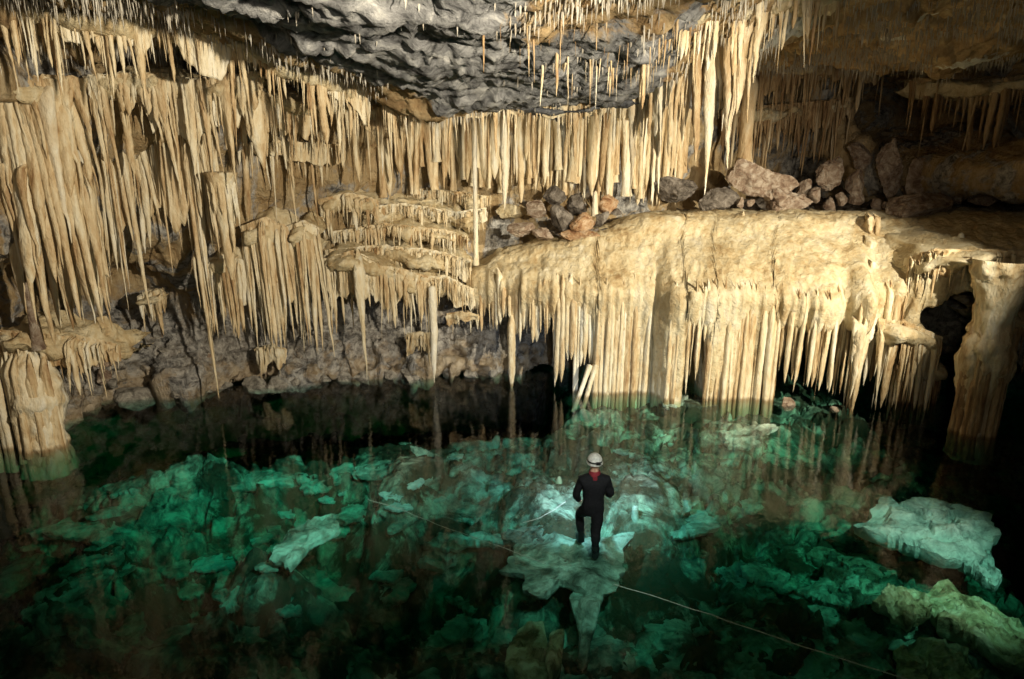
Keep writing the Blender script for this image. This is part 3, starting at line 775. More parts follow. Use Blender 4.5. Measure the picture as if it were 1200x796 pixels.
# ---- funnel dripstone
def lathe(prof, sides=28, seed=0, rough=.1, flutes=0):
    prof = np.asarray(prof, float)
    n = 64
    tt = np.linspace(0, 1, n); pk = np.linspace(0, 1, len(prof))
    r = np.interp(tt, pk, prof[:, 0]); z = np.interp(tt, pk, prof[:, 1])
    th = np.linspace(0, 2 * np.pi, sides, endpoint=False)
    TH = th[None] + 0 * r[:, None]
    rr = r[:, None] * np.ones_like(TH)
    P = np.stack([rr * np.cos(TH), rr * np.sin(TH), z[:, None] + 0 * TH], -1)
    d = 1 + rough * fbm(P * 3, 4, seed) + rough * .6 * ridged(P * np.array([6, 6, 1.0]), 3, seed + 3) + rough * .25 * fbm(P * 9, 3, seed + 5)
    P[..., 0] *= d; P[..., 1] *= d
    return make_mesh('lathe', P, grid_faces(n, sides, wrap=True))
p = atY(258, 203, 14.6)
fn = empty('funnel_dripstone', tuple(p)); tag(fn, 'flat topped funnel shaped dripstone tapering downward in the left curtains', 'dripstone')
add_obj('funnel', lathe([(.02, .02), (.30, .03), (.34, 0), (.30, -.1), (.22, -.4), (.17, -.8), (.13, -1.4), (.09, -2.0), (.02, -2.3)], seed=5, rough=.10), M_CREAM, fn)
for k in range(9):
    a = 6.283 * k / 9
    hang(fn, p + np.array([.24 * math.cos(a), .24 * math.sin(a), -.05]), random.uniform(.7, 1.7), .06, 'finger', M_CREAM)

# ---- pale column standing in the water on the left
p = atZ(55, 521, 0.0)
colr = empty('flowstone_column', (p[0], p[1], -.6)); tag(colr, 'stout pale flowstone column standing in the dark water', 'column')
add_obj('shaft', lathe([(.46, 0), (.41, .5), (.38, .9), (.43, 1.5), (.42, 2.0), (.32, 2.45), (.14, 2.75), (.02, 2.9)], 60, 9, .30), M_CREAM, colr)
for k in range(16):
    a = random.uniform(3.3, 6.1); zz = random.uniform(1.3, 2.2)
    hang(colr, np.array([p[0] + .40 * math.cos(a), p[1] + .40 * math.sin(a), zz]), zz + random.uniform(.0, .5), .085, 'pillar', M_CREAM, name='rib', tilt=1.0)
rb = curtain('row of cream ribs running into the water left of pale column', [(-50, 420, 12.8), (-5, 418, 12.9), (34, 416, 13.1)], 15, (96, 108), (.09, .14), ('pillar',), seed=60, depth=.8, thick=.5, tilt=0) if False else None
p0, p1 = atY(-70, 415, 12.7), atY(34, 415, 13.1)
root = empty('rib_curtain', tuple((p0 + p1) / 2)); tag(root, 'row of cream ribs running into the water left of pale column', 'flowstone')
for k in range(17):
    u = (k + random.uniform(-.3, .3)) / 16
    q = p0 + (p1 - p0) * u; q[1] += random.uniform(-.05, .2)
    hang(root, q, q[2] + .5, random.uniform(.07, .13), 'pillar', M_CREAM, name='rib', tilt=1.0)
# thin pinkish stalagmite on the ledge
p = atY(45, 404, 13.0)
o = add_obj('stalagmite', lathe([(.12, -.1), (.10, .1), (.085, .5), (.07, .8), (.06, 1.1), (.012, 1.28)], 16, 4, .2), M_BOULDER, loc=tuple(p)); tag(o, 'thin pinkish stalagmite standing on the left ledge', 'stalagmite')

# ================================================================== THE BIG FLOWSTONE MOUND
# (px, foot py) -> foot line on the water; rib-top and crest positions per station
ST = [(548, 440, 17.6, 330, 17.7, 318, 18.4), (585, 448, 17.2, 336, 17.2, 296, 18.3), (640, 460, 16.7, 340, 16.7, 282, 18.2), (700, 465, 16.3, 345, 16.3, 268, 18.1), (760, 468, 16.1, 345, 16.1, 253, 18.3),
      (830, 471, 15.9, 348, 15.9, 249, 18.4), (900, 475, 15.7, 352, 15.7, 249, 18.3), (970, 480, 15.4, 358, 15.4, 249, 18.1), (1040, 486, 15.1, 350, 15.3, 250, 17.9), (1080, 490, 15.0, 330, 15.2, 250, 17.8), (1150, 500, 14.6, 308, 14.7, 249, 17.4), (1260, 510, 14.2, 304, 14.2, 249, 16.8)]
n = 420
spx = np.linspace(ST[0][0], ST[-1][0], n)
def sti(k): return np.interp(spx, [s[0] for s in ST], [s[k] for s in ST])
fy, fY, ty, tY, cy, cY = (sti(k) for k in range(1, 7))
lob = 0.28 * fbm(np.stack([spx * 0.022, spx * 0, spx * 0], -1), 3, 3)
lob = lob + .30 * smooth(700, 765, spx) - .50 * smooth(772, 790, spx) + .20 * smooth(800, 900, spx) - .40 * np.exp(-((spx - 1016) / 8.0) ** 2) + .25 * np.exp(-((spx - 996) / 9.0) ** 2)
gap = np.zeros(n)
for g0, g1 in ((530, 700), (804, 838), (914, 1075)):
    gap = np.maximum(gap, smooth(g0 - 5, g0 + 3, spx) * smooth(g1 + 5, g1 - 3, spx))
m_ = 130
V = np.zeros((n, m_, 3))
for i in range(n):
    top = atY(spx[i], ty[i], tY[i]); crest = atY(spx[i], cy[i], cY[i])
    ybot = smooth(1085, 1060, spx[i])
    zb = -0.9 * ybot + (top[2] - .75) * (1 - ybot)
    zb = zb * (1 - gap[i]) + max(zb, top[2] - .95) * gap[i]
    ctrl = np.array([[crest[1] + 3.0, crest[2] - .25], [crest[1] + 1.2, crest[2] - .08], [crest[1] + .3, crest[2] + .0],
                     [crest[1] - .5, crest[2] - .10], [crest[1] * .6 + top[1] * .4, crest[2] * .6 + top[2] * .4 + .16], [crest[1] * .25 + top[1] * .75, crest[2] * .25 + top[2] * .75 + .16],
                     [top[1], top[2] + .05], [top[1] + .08, top[2] - .5], [top[1] + .12 + .13 * gap[i], max(zb + .2, top[2] - 1.1)], [top[1] + .16 + .54 * gap[i], zb], [top[1] + 2.2, zb + .1]])
    d = np.concatenate([[0], np.cumsum(np.linalg.norm(np.diff(ctrl, axis=0), axis=1))])
    s = np.linspace(0, d[-1], m_)
    yy = np.interp(s, d, ctrl[:, 0]); zz = np.interp(s, d, ctrl[:, 1])
    for _ in range(5):
        yy[1:-1] = (yy[:-2] + 2 * yy[1:-1] + yy[2:]) / 4; zz[1:-1] = (zz[:-2] + 2 * zz[1:-1] + zz[2:]) / 4
    # follow the camera-independent line: x comes from the foot station
    V[i, :, 0] = top[0] + (yy - top[1]) * (crest[0] - top[0]) / max(crest[1] - top[1], .3) * np.clip((zz - top[2]) / max(crest[2] - top[2], .3), 0, 1)
    V[i, :, 1] = yy + lob[i] * np.clip(1.1 - np.maximum(0, zz - top[2]) / 1.1, 0, 1)
    V[i, :, 2] = zz
nn = normals(V); nn *= np.sign((nn[..., 2:3] - nn[..., 1:2]) + 1e-9)
dd = 0.12 * fbm(V * .9, 3, 5) + 0.06 * ridged(V * np.array([2.6, 2.2, 3.4]) + .5 * fbm(V * 1.5, 2, 9)[..., None], 4, 6, 0.6) + 0.035 * fbm(V * 9, 3, 7)
topz = np.array([atY(a_, b_, c_)[2] for a_, b_, c_ in zip(spx, ty, tY)])[:, None]
fl_ = smooth(topz + .55, topz - .1, V[..., 2])
dd = dd * (1 - .5 * fl_) + 0.08 * fl_ * ridged(V * np.array([2.2, .7, .35]), 2, 8) + .10 * fl_ * ridged(V * np.array([5.5, 1.0, .16]), 2, 18)
V = V + nn * dd[..., None]
mroot = empty('flowstone_mound', tuple(V[n // 2, m_ // 2])); tag(mroot, 'huge domed cream flowstone mound draping ribs into the green water', 'flowstone')
base = np.array(mroot.location)
MOUND = V
add_obj('mound', make_mesh('mound', V - base, grid_faces(n, m_)), M_FLOW, mroot)
def mstat(px): return [float(np.interp(px, spx, a)) for a in (ty, tY, fy, fY, lob)]
# ribs: bottom py as a function of px (9999 = into the water)
WTR = 9999
SEG = [(560, 600, 372, 392), (600, 645, 384, 404), (645, 652, 400, 420), (652, 664, 440, 462), (664, 674, 405, 425), (674, 682, WTR, WTR), (682, 700, 415, 432), (700, 802, WTR, WTR), (802, 812, 440, 462),
       (812, 826, 425, 462), (826, 838, 375, 400), (838, 916, WTR, WTR), (916, 945, 430, 458), (945, 990, 440, 470), (990, 1004, 455, 472), (1004, 1022, 478, 490), (1022, 1040, 430, 462), (1040, 1064, 410, 445)]
px = 560.0
while px < 1062:
    for a, b, lo, hi in SEG:
        if a <= px < b: break
    t_y, t_Y, f_y, f_Y, lb = mstat(px)
    t_y += random.uniform(-16, 14)
    p = atY(px, t_y, t_Y + lb * .9 + random.uniform(-.02, .10))
    p[2] += .12
    if lo == WTR:
        hang(mroot, p, p[2] + 1.5, random.choice((.045, .06, .075, .10)) * random.uniform(.9, 1.1), 'pillar', M_CREAM, name='rib', tilt=.7)
    else:
        q = atY(px, random.uniform(lo, hi), t_Y)
        hang(mroot, p, p[2] - q[2], random.choice((.045, .06, .075, .095)) * random.uniform(.9, 1.1), random.choice(('rib', 'rib', 'rib', 'cone')), M_CREAM, name='rib', tilt=.8)
    px += random.uniform(2.6, 5.4)
# back row of thinner ribs
px = 566.0
while px < 1060:
    for a, b, lo, hi in SEG:
        if a <= px < b: break
    t_y, t_Y, f_y, f_Y, lb = mstat(px)
    p = atY(px, t_y + random.uniform(0, 30), t_Y + lb * .8 + random.uniform(.16, .30)); p[2] += .1
    if lo == WTR: L = p[2] + 1.4
    else: L = p[2] - atY(px, random.uniform(lo - 25, hi - 8), t_Y)[2]
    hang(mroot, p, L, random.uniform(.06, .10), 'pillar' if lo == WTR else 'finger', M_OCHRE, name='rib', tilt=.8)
    px += random.uniform(9, 15)
# thick fin and the broad central stalactite of the mound
p = atY(1013, 300, 15.7); q = atY(1013, 492, 15.0)
hang(mroot, atY(1013, 372, 15.05), 2.05, .24, 'cone', M_PALE, name='rib', tilt=.4)
for k in range(5):
    a, b = atY(1018, 262 + k * 26, 17.2 - k * .42), None
    hang(mroot, a + np.array([0, -.12, .25]), 1.0, .16, 'finger', M_CREAM, name='rib', tilt=.5)
# broken columns leaning in the gap
for i_, (px, x2) in enumerate(((691, 677), (698, 686))):
    a = atY(px, 428, 16.25); b = atY(x2, 468, 16.05)
    o = hang(None, a, float(np.linalg.norm(a - b)) + .35, .075, 'pillar', M_CREAM, name='broken_column', embed=False)
    d = Vector(b - a); o.rotation_euler = (-d).to_track_quat('Z', 'Y').to_euler()
    tag(o, 'pale snapped column leaning in the gap between ribs, ' + ('touching the ribs' if i_ else 'standing out from the ribs'), 'broken column')
# right column of flowstone and the bulge beside it
p = atZ(1138, 506, 0.0)
rc = empty('flowstone_column', (p[0], p[1], -.6)); tag(rc, 'shadowed ribbed flowstone column standing in water right of the mound', 'column')
add_obj('shaft', lathe([(.44, 0), (.36, .8), (.38, 1.6), (.48, 2.2), (.44, 2.7), (.34, 3.1), (.36, 3.6), (.55, 4.2), (.6, 4.5)], 60, 19, .26), M_CREAM, rc)
for k in range(26):
    a = random.uniform(2.9, 6.5); zz = random.uniform(1.3, 2.4)
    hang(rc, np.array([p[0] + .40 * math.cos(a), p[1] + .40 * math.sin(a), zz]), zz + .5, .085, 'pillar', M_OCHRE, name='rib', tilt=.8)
curtain('bulging flowstone lobe with ribs between mound and right column', [(1035, 382, 15.1), (1065, 384, 14.9), (1106, 402, 15.1)], 22, (35, 110), (.07, .12), FF, power=.9, seed=70, depth=1.2, thick=1.0, cat='flowstone', name='flowstone_lobe')
curtain('dark ribs running down to water between lobe and right column', [(1058, 430, 15.4), (1085, 432, 15.3), (1112, 436, 15.4)], 14, (50, 80), (.07, .12), FF, mat=M_OCHRE, power=.4, seed=71, depth=.8, cat='flowstone', name='rib_curtain')

# ================================================================== ROCKS
import bmesh
def rock_mesh(seed, sub=4, cuts=9, jag=.12, flat=None):
    bm = bmesh.new(); bmesh.ops.create_icosphere(bm, subdivisions=sub, radius=1.0)
    v = np.array([x.co[:] for x in bm.verts]); f = [[w.index for w in x.verts] for x in bm.faces]; bm.free()
    r_ = np.random.default_rng(seed)
    for k in range(cuts):
        d = r_.normal(size=3); d /= np.linalg.norm(d)
        h = r_.uniform(.42, .80)
        s = v @ d; ov = np.maximum(0, s - h)
        v = v - d * (ov * .99)[:, None]
    n_ = v / np.linalg.norm(v, axis=1, keepdims=True)
    v = v + n_ * (jag * .7 * fbm(v * 1.5 + seed, 3, seed) + jag * .6 * ridged(v * 4.5 + seed, 4, seed + 2, .6))[:, None]
    return v, f
def rock_obj(name, seed, loc, size, rot, mat, sub=4, cuts=9, jag=.12, sharp=True):
    v, f = rock_mesh(seed, sub, cuts, jag)
    v = v * np.array(size)
    me = bpy.data.meshes.new(name); me.from_pydata(v.tolist(), [], f)
    me.polygons.foreach_set('use_smooth', np.full(len(me.polygons), True)); me.update()
    if sharp:
        me.set_sharp_from_angle(angle=R(32))
    return add_obj(name, me, mat, loc=tuple(loc), rot=rot)
# boulders on the shelf: (label, px, py centre, Y, half width m, half height m, mat)
BO = [('largest pitted brown boulder on the shelf behind the mound', 890, 214, 19.2, 1.15, .72, M_BOULDER),
      ('low brown block in front of the pitted boulder, in its shadow', 920, 234, 18.9, .75, .35, M_BOULDER),
      ('upright pale pointed boulder right of the pitted one', 968, 205, 19.4, .42, .62, M_BOULDER),
      ('small pale cone shaped boulder beside the upright pointed one', 1002, 218, 19.2, .38, .48, M_BOULDER),
      ('small reddish block between pitted and pointed boulders', 943, 222, 19.6, .30, .30, M_BOULDER),
      ('tall blocky brown pillar boulder before the dark hole', 1042, 200, 19.8, .50, .85, M_BOULDER),
      ('narrow brown stump boulder right of the pillar boulder', 1080, 206, 19.2, .40, .75, M_BOULDER),
      ('wide crumbly reddish rubble block overlapping the mound crest', 1070, 240, 18.2, 1.05, .42, M_BOULDER),
      ('crumbly grey-brown block at the right end of rubble', 1116, 224, 18.4, .48, .52, M_BOULDER),
      ('smooth tan boulder at the foot of right niche wall', 1160, 222, 18.2, .85, .50, M_BOULDER),
      ('dark low boulder behind the longest stalactite tip', 790, 222, 19.6, .75, .42, M_DARKROCK),
      ('dark boulder left of the pitted one, half in shadow', 842, 234, 19.0, .55, .38, M_DARKROCK),
      ('dim brown rock on the niche floor below the hole', 1010, 185, 21.0, .55, .45, M_BOULDER),
      ('dark angular rock on top of the rubble heap', 652, 232, 18.6, .34, .30, M_DARKROCK),
      ('dark upright rock slab in the middle of rubble heap', 657, 256, 18.1, .34, .46, M_DARKROCK),
      ('flat tan rock at the left edge of rubble heap', 611, 268, 18.0, .44, .24, M_BOULDER),
      ('brown rounded rock low in the rubble heap', 637, 274, 17.9, .34, .22, M_BOULDER),
      ('light orange rock leaning in the rubble heap', 684, 262, 18.0, .42, .30, M_ORANGE),
      ('flat orange-brown slab at the foot of rubble heap', 676, 277, 17.9, .62, .20, M_ORANGE),
      ('round grey rock at the right of rubble heap', 705, 256, 18.1, .26, .25, M_DARKROCK),
      ('tan wedge rock beside the small white stalagmite', 713, 238, 18.5, .30, .28, M_ORANGE),
      ('small grey rock at the right foot of rubble heap', 721, 249, 18.4, .18, .12, M_DARKROCK),
      ('dark rock behind the upright slab in rubble heap', 675, 236, 18.7, .40, .34, M_DARKROCK),
      ('brown block at the upper left of rubble heap', 630, 246, 18.4, .36, .34, M_BOULDER),
      ('grey rounded terrace rock left of the rubble heap', 600, 248, 18.9, .65, .30, M_FLOW),
      ('pale rounded boulder standing behind the curved bright stalactite', 772, 200, 20.0, .22, .50, M_BOULDER)]
for k, (lab, px, py, Y, hw, hh_, mt) in enumerate(BO):
    p = atY(px, py, Y)
    o = rock_obj('boulder', 300 + k, p, (hw * 1.05, hw * random.uniform(.7, .95), hh_ * 1.1), (random.uniform(-.15, .15), random.uniform(-.12, .12), random.uniform(-.5, .5)), mt, 5 if hw > .4 else 4, 16, .15 if mt is not M_FLOW else .08)
    tag(o, lab, 'rock')
for k in range(16):
    px = 868 + k * 17 + random.uniform(-8, 8); sz = random.uniform(.13, .30)
    p = atY(px, random.uniform(226, 241), 18.55 + random.uniform(0, .7))
    o = rock_obj('boulder', 720 + k, p, (sz, sz * .8, sz * .75), (random.uniform(0, 3), random.uniform(0, 3), random.uniform(0, 3)), M_BOULDER, 3, 14, .18)
    tag(o, 'small pinkish-brown chip of rubble lying between the big shelf boulders', 'rock', 'small rubble between the shelf boulders')
def shore_rock(k, px, py, sz, mt, lab):
    sz *= random.choice((.6, .9, 1.3)); p = atZ(px + random.uniform(-9, 9), py, .04) + np.array([0, random.uniform(.1, .4), 0])
    o = rock_obj('boulder', 640 + k, p, (sz, sz * .8, sz * .62), (random.uniform(-.3, .3), random.uniform(-.3, .3), random.uniform(0, 3)), mt, 4, 14, .18)
    tag(o, lab, 'rock', 'rubble along the left shore')
SH = [(100, 472, .35, 'below the low stalactite fringe'), (128, 466, .28, 'below the low stalactite fringe'), (150, 468, .42, 'below the low stalactite fringe'), (178, 462, .30, 'under the pale drapery tuft'), (206, 464, .45, 'under the pale drapery tuft'),
      (236, 458, .30, 'under the very long thin stalactite'), (262, 458, .40, 'under the very long thin stalactite'), (290, 454, .34, 'under the wide drapery bell'), (318, 452, .45, 'under the wide drapery bell'), (346, 450, .32, 'under the narrow drapery bell'), (372, 449, .40, 'under the narrow drapery bell'),
      (402, 446, .30, 'under the terrace fringe'), (432, 446, .45, 'under the terrace fringe'), (462, 444, .32, 'under the terrace fringe'), (486, 444, .40, 'behind the thick spindle stalactite'), (520, 441, .45, 'behind the thick spindle stalactite'), (548, 440, .36, 'left of the dark gap under the mound'), (575, 440, .4, 'left of the dark gap under the mound')]
for k, (px, py, sz, w_) in enumerate(SH):
    kind = k % 3
    shore_rock(k, px, py, sz, M_SHORE, 'grey-beige ' + ('broad' if sz > .36 else 'small') + ' shore rock at the waterline ' + w_)
for k in range(22):
    px = random.uniform(110, 560); py = np.interp(px, [100, 330, 560], [440, 425, 412]) + random.uniform(-22, 12)
    xz = atY(px, py, 16.5); Yw_ = float(np.clip(W(np.array([xz[0]]), np.array([max(xz[2], -.5)]))[0], 8, 25))
    p = atY(px, py, Yw_ - .15); sz = random.uniform(.16, .36)
    o = rock_obj('boulder', 670 + k, p, (sz, sz * .8, sz * .8), (random.uniform(0, 3), random.uniform(0, 3), random.uniform(0, 3)), (M_SHORE, M_BOULDER)[k % 2], 3, 14, .2)
    tag(o, ('grey' if k % 2 == 0 else 'brown') + ' broken rock wedged in the low rubble wall above the shore', 'rock', ('grey' if k % 2 == 0 else 'brown') + ' rocks in the rubble wall')
# rubble floor of the niche, so the boulders sit on ground
gx = np.linspace(1.0, 13.0, 160); gy = np.linspace(17.8, 24.5, 90)
GX, GY = np.meshgrid(gx, gy, indexing='ij')
GZ = 4.05 + 0.10 * (GY - 18.5) + .35 * fbm(np.stack([GX, GY, 0 * GX], -1) * .8, 4, 71) + .2 * ridged(np.stack([GX, GY, 0 * GX], -1) * 2.2, 3, 72)
o = add_obj('niche_floor', make_mesh('niche_floor', np.stack([GX, GY, GZ], -1), grid_faces(160, 90, flip=True)), M_DARKROCK); tag(o, kind='structure')
# small stalagmites
def stalagmite(lab, px, py, Y, h, r, mat=M_PALE, z=None):
    p = atY(px, py, Y) if z is None else atZ(px, py, z)
    o = add_obj('stalagmite', lathe([(r * 1.2, -.12), (r * 1.05, .0), (r * .9, h * .4), (r * .75, h * .75), (r * .5, h * .93), (.01, h)], 20, int(px), .16 if z is None else .6), mat, loc=tuple(p))
    tag(o, lab, 'stalagmite'); return o
stalagmite('small white stalagmite standing in the rubble heap', 697, 248, 18.2, .55, .085)
stalagmite('tiny white stalagmite on the crest of flowstone mound', 870, 262, 18.0, .32, .05)
stalagmite('white knobby stalagmite on the right lip of the mound', 1122, 300, 15.6, .55, .10)
stalagmite('pale sunken stalagmite in the torchlight ahead of the person', 655, 572, 0, .26, .06, M_PALE, z=-.45)
stalagmite('small sunken stalagmite at right of the person', 744, 606, 0, .24, .055, M_SUNK, z=-.5)
for lab, px, py, sz, k in (('pale broken block rising from the water below the mound gap', 922, 474, .24, 1), ('tiny pale rock beside the ribs under the mound', 978, 480, .12, 2)):
    p = atZ(px, py, .0)
    o = rock_obj('boulder', 480 + k, p, (sz, sz * .8, sz * .7), (.2, .1, k), M_BOULDER, 4, 9, .2); tag(o, lab, 'rock')

# ---- sunken rocks
def plate_mesh(seed, top=.35, poly=None):
    """ragged flat rock: jagged outline, terraced top, undercut sides; unit half-width"""
    nth, nr = 88, 16
    r_ = np.random.default_rng(seed)
    th = np.linspace(0, 2 * np.pi, nth, endpoint=False)
    k = r_.integers(5, 9); ang = np.sort(r_.uniform(0, 6.28, k)); d_ = r_.uniform(.55, 1.0, k)
    Rr = np.full(nth, 1.25)
    for a, d in zip(ang, d_): 
        c = np.cos(th - a); Rr = np.minimum(Rr, np.where(c > .15, d / np.maximum(c, .15), 9))
    if poly is not None:
        A = np.asarray(poly); B = np.roll(A, -1, 0)
        for q in range(nth):
            d = np.array([math.cos(th[q]), math.sin(th[q])]); best = 0
            for a, b in zip(A, B):
                e = b - a; den = d[0] * e[1] - d[1] * e[0]
                if abs(den) < 1e-9: continue
                t = (a[0] * e[1] - a[1] * e[0]) / den; u = (a[0] * d[1] - a[1] * d[0]) / den
                if t > 0 and -1e-6 <= u <= 1 + 1e-6: best = max(best, t)
            Rr[q] = max(best, .05)
    ring = np.stack([np.cos(th), np.sin(th), 0 * th + seed], -1)
    jg = 1.0 if poly is None else .6
    Rr = Rr * (1 + jg * .22 * fbm(ring * 1.8, 4, seed) + jg * .20 * ridged(ring * 3.2, 4, seed + 1, .65))
    rad = np.concatenate([np.linspace(.02, 1, nr), [1.03, 1.0, .92, .70]])
    zz = np.concatenate([np.zeros(nr), [-.18, -.5, -.8, -1.0]])
    Vv = np.stack([rad[:, None] * Rr * np.cos(th), rad[:, None] * Rr * np.sin(th), zz[:, None] + 0 * th], -1)
    P = Vv * np.array([1, 1, .3]) + seed * 1.7
    f1, f2, idv = voronoi(P * 1.8 + .3 * fbm(P * 2, 3, seed)[..., None], seed)
    hgt = top * ((idv - .5) * 1.3 * smooth(0, .08, f2 - f1) + .7 * ridged(P * 1.5, 5, seed + 2, .6) + .35 * fbm(P * 5, 3, seed + 3))
    Vv[..., 2] += hgt * np.concatenate([np.ones(nr), [.8, .5, .3, .1]])[:, None] - .25 * (rad[:, None] ** 4) * (rad[:, None] <= 1)
    Vv[nr:, :, :2] *= (1 + .10 * fbm(P[nr:] * 4, 3, seed + 8))[..., None]
    me = make_mesh('sunken_rock', Vv, grid_faces(nr + 4, nth, wrap=True))
    me.set_sharp_from_angle(angle=R(35))
    return me
def slab(lab, px, py, z, hx, hy, hz, rz, mat=M_SUNK, seed=0, tilt=(0, 0), group=None, rest=True):
    p = atZ(px, py, z)
    if rest:
        for zz in np.arange(-.12, -3, -.03):
            p = atZ(px, py, zz)
            if bed_z(p[0], p[1]) >= zz - .05: break
    me = plate_mesh(500 + seed)
    o = add_obj('sunken_rock', me, mat, loc=tuple(p), rot=(tilt[0] * .6, tilt[1] * .6, rz), scale=(hx, hy, hz * .62))
    tag(o, lab, 'rock', group); return o
def oslab(lab, outline, z, mat, seed, thick=.22, top=.55):
    W_ = np.array([atZ(x, y, z) for x, y in outline]); c = W_.mean(0)
    sc_ = float(np.abs(W_[:, :2] - c[:2]).max())
    me = plate_mesh(500 + seed, top, (W_[:, :2] - c[:2]) / sc_)
    o = add_obj('sunken_rock', me, mat, loc=tuple(c), scale=(sc_, sc_, thick))
    tag(o, lab, 'rock'); return o
oslab('sunken slab lit green under the feet of the person', [(585, 668), (612, 640), (650, 626), (672, 636), (694, 634), (738, 624), (732, 664), (708, 690), (686, 690), (655, 680), (640, 698), (620, 690), (612, 672)], -.50, M_SUNK, 1, .16)
oslab('narrow sunken ridge running from the standing slab', [(668, 700), (682, 680), (708, 686), (702, 712), (693, 738), (688, 775), (676, 772), (680, 738), (674, 716)], -.58, M_SUNK, 2, .18)
oslab('large bright turquoise sunken block by the right wall', [(1014, 614), (1035, 588), (1075, 584), (1120, 598), (1152, 604), (1160, 624), (1150, 650), (1110, 652), (1065, 632), (1030, 622)], -.38, M_PSUNK, 4, .30)
oslab('turquoise shard at the corner of the large bright block', [(1125, 655), (1158, 640), (1174, 672), (1168, 684), (1145, 668)], -.5, M_PSUNK, 5, .22)
oslab('long yellow-green rock ridge under water near a rope end', [(1024, 702), (1055, 682), (1080, 692), (1092, 712), (1065, 728), (1045, 714)], -.45, M_YSUNK, 6, .22)
oslab('yellow-green craggy sunken block beyond the rope end', [(1084, 696), (1112, 690), (1160, 704), (1208, 736), (1232, 772), (1190, 778), (1150, 748), (1108, 728)], -.5, M_YSUNK, 7, .28)
oslab('low yellow-green sunken block beside the rope end', [(1050, 762), (1085, 748), (1130, 758), (1150, 790), (1130, 815), (1080, 812), (1055, 790)], -.6, M_YSUNK, 33, .22)
oslab('yellow-green sunken boulder with rounded top below the ridge', [(598, 748), (618, 724), (636, 730), (642, 760), (640, 800), (606, 796), (594, 772)], -.55, M_YSUNK, 8, .30)
oslab('small sunken rock leaning on the yellow-green boulder', [(645, 742), (655, 732), (660, 745), (656, 785), (645, 800), (640, 775)], -.5, M_YSUNK, 9, .28)
oslab('bright green sunken plate edge right of the wide plate', [(318, 652), (340, 620), (388, 602), (394, 622), (362, 638), (340, 668)], -.56, M_SUNK, 12, .14)
slab('dark ragged rock just left of the standing slab', 632, 628, -.75, .55, .40, .28, .5, M_DARKROCK, seed=3)
slab('small faint teal sunken rock alone in deep water', 548, 732, -1.7, .40, .28, .20, .1, seed=10)
slab('small teal sunken rock chip beneath the left shore', 262, 530, -1.0, .50, .32, .20, .1, seed=14)
slab('teal sunken boulder group head right of the chip', 320, 560, -1.2, .80, .40, .25, .25, seed=15)
slab('broken turquoise sunken rocks near the far shore', 450, 548, -1.0, .60, .35, .25, .3, seed=16)
slab('teal sunken plate in the dim left water', 110, 612, -1.9, .95, .65, .25, .2, seed=17)
slab('dim teal sunken block at the lower left', 80, 695, -2.1, .50, .50, .28, .5, seed=18)
slab('narrow blue-green sunken blade rock', 158, 642, -1.5, .32, .10, .12, .6, seed=19)
slab('pointed sunken rock below the wide green plate', 275, 700, -1.9, .20, .36, .25, .2, seed=20)
slab('sunken rounded rock at the end of a faint line', 292, 742, -2.0, .22, .26, .22, 0, seed=21)
slab('pale sunken rock with a thin upright spur', 412, 690, -1.9, .26, .20, .16, 0, seed=22)
slab('pale brown sunken boulders cluster head in the right water', 970, 645, -1.6, .42, .48, .35, .4, M_BOULDER, seed=23)
slab('brown sunken boulder left of the turquoise block', 1020, 660, -1.8, .60, .40, .35, .4, M_BOULDER, seed=24)
slab('small green pointed sunken rock before the brown boulder', 895, 672, -1.5, .42, .26, .25, .2, seed=25)
slab('long thin turquoise sunken shard beyond the block', 1000, 592, -1.0, .55, .10, .12, -.7, seed=26)
slab('low green sunken ridge between brown boulder and rope', 960, 695, -1.6, .70, .18, .16, .1, seed=27)
G = 'green sunken slabs scattered on the lake bed'
rr = random.Random(5)
for k in range(30):
    u, w_ = rr.random(), rr.gauss(0, 1)
    px, py = 215 + 290 * u + 10 * w_, 672 - 110 * u + 16 * w_ + rr.uniform(-14, 14)
    sz = rr.uniform(.12, .42)
    slab(('bright' if k % 2 else 'dull') + ' green rock flake in the torchlit patch right of the dim left water', px, py, -.5, sz, sz * rr.uniform(.5, .9), sz * .5, rr.uniform(0, 3), (M_SUNK, M_PSUNK)[k % 2], seed=60 + k, tilt=(rr.uniform(-.3, .3), rr.uniform(-.3, .3)), group=('bright' if k % 2 else 'dull') + ' green flakes')
PL = [plate_mesh(900 + k, .45) for k in range(16)]
for k in range(190):
    px, py = rr.uniform(10, 1190), 478 + 315 * rr.random() ** .8
    if px < 560 and py > 640 and rr.random() < .8: continue
    if 590 < px < 760 and 545 < py < 720: continue
    p = atZ(px, py, -.7); zb_ = bed_z(p[0], p[1])
    s = rr.uniform(.18, .75) * (1.0 if py > 560 else .8)
    o = add_obj('sunken_rock', PL[k % 16], M_SUNK, loc=(p[0], p[1], zb_ + .03), rot=(rr.uniform(-.2, .2), rr.uniform(-.2, .2), rr.uniform(0, 6.2)), scale=(s, s * rr.uniform(.45, .95), s * rr.uniform(.14, .28)))
    size = 'small' if s < .36 else ('middling' if s < .56 else 'large')
    marks = {'in front of the mound ribs': (850, 500), 'around the turquoise block': (1090, 620), 'beside the lower right rope': (880, 740), 'right of the standing slab': (830, 620),
             'around the wide green plate': (300, 610), 'off the pale left column': (110, 560), 'below the left rubble shore': (330, 500), 'near the left rope': (520, 600), 'in the deep dark water': (300, 760), 'under the far shore left of the mound': (560, 500), 'around the yellow-green boulder': (630, 770), 'off the right column': (1150, 540), 'around the yellow-green block': (1130, 740)}
    near = min(marks, key=lambda q: math.hypot(marks[q][0] - px, (marks[q][1] - py) * 2))
    tag(o, f'{size} angular limestone slab on the lake bed {near}', 'rock', f'{size} sunken slabs {near}')

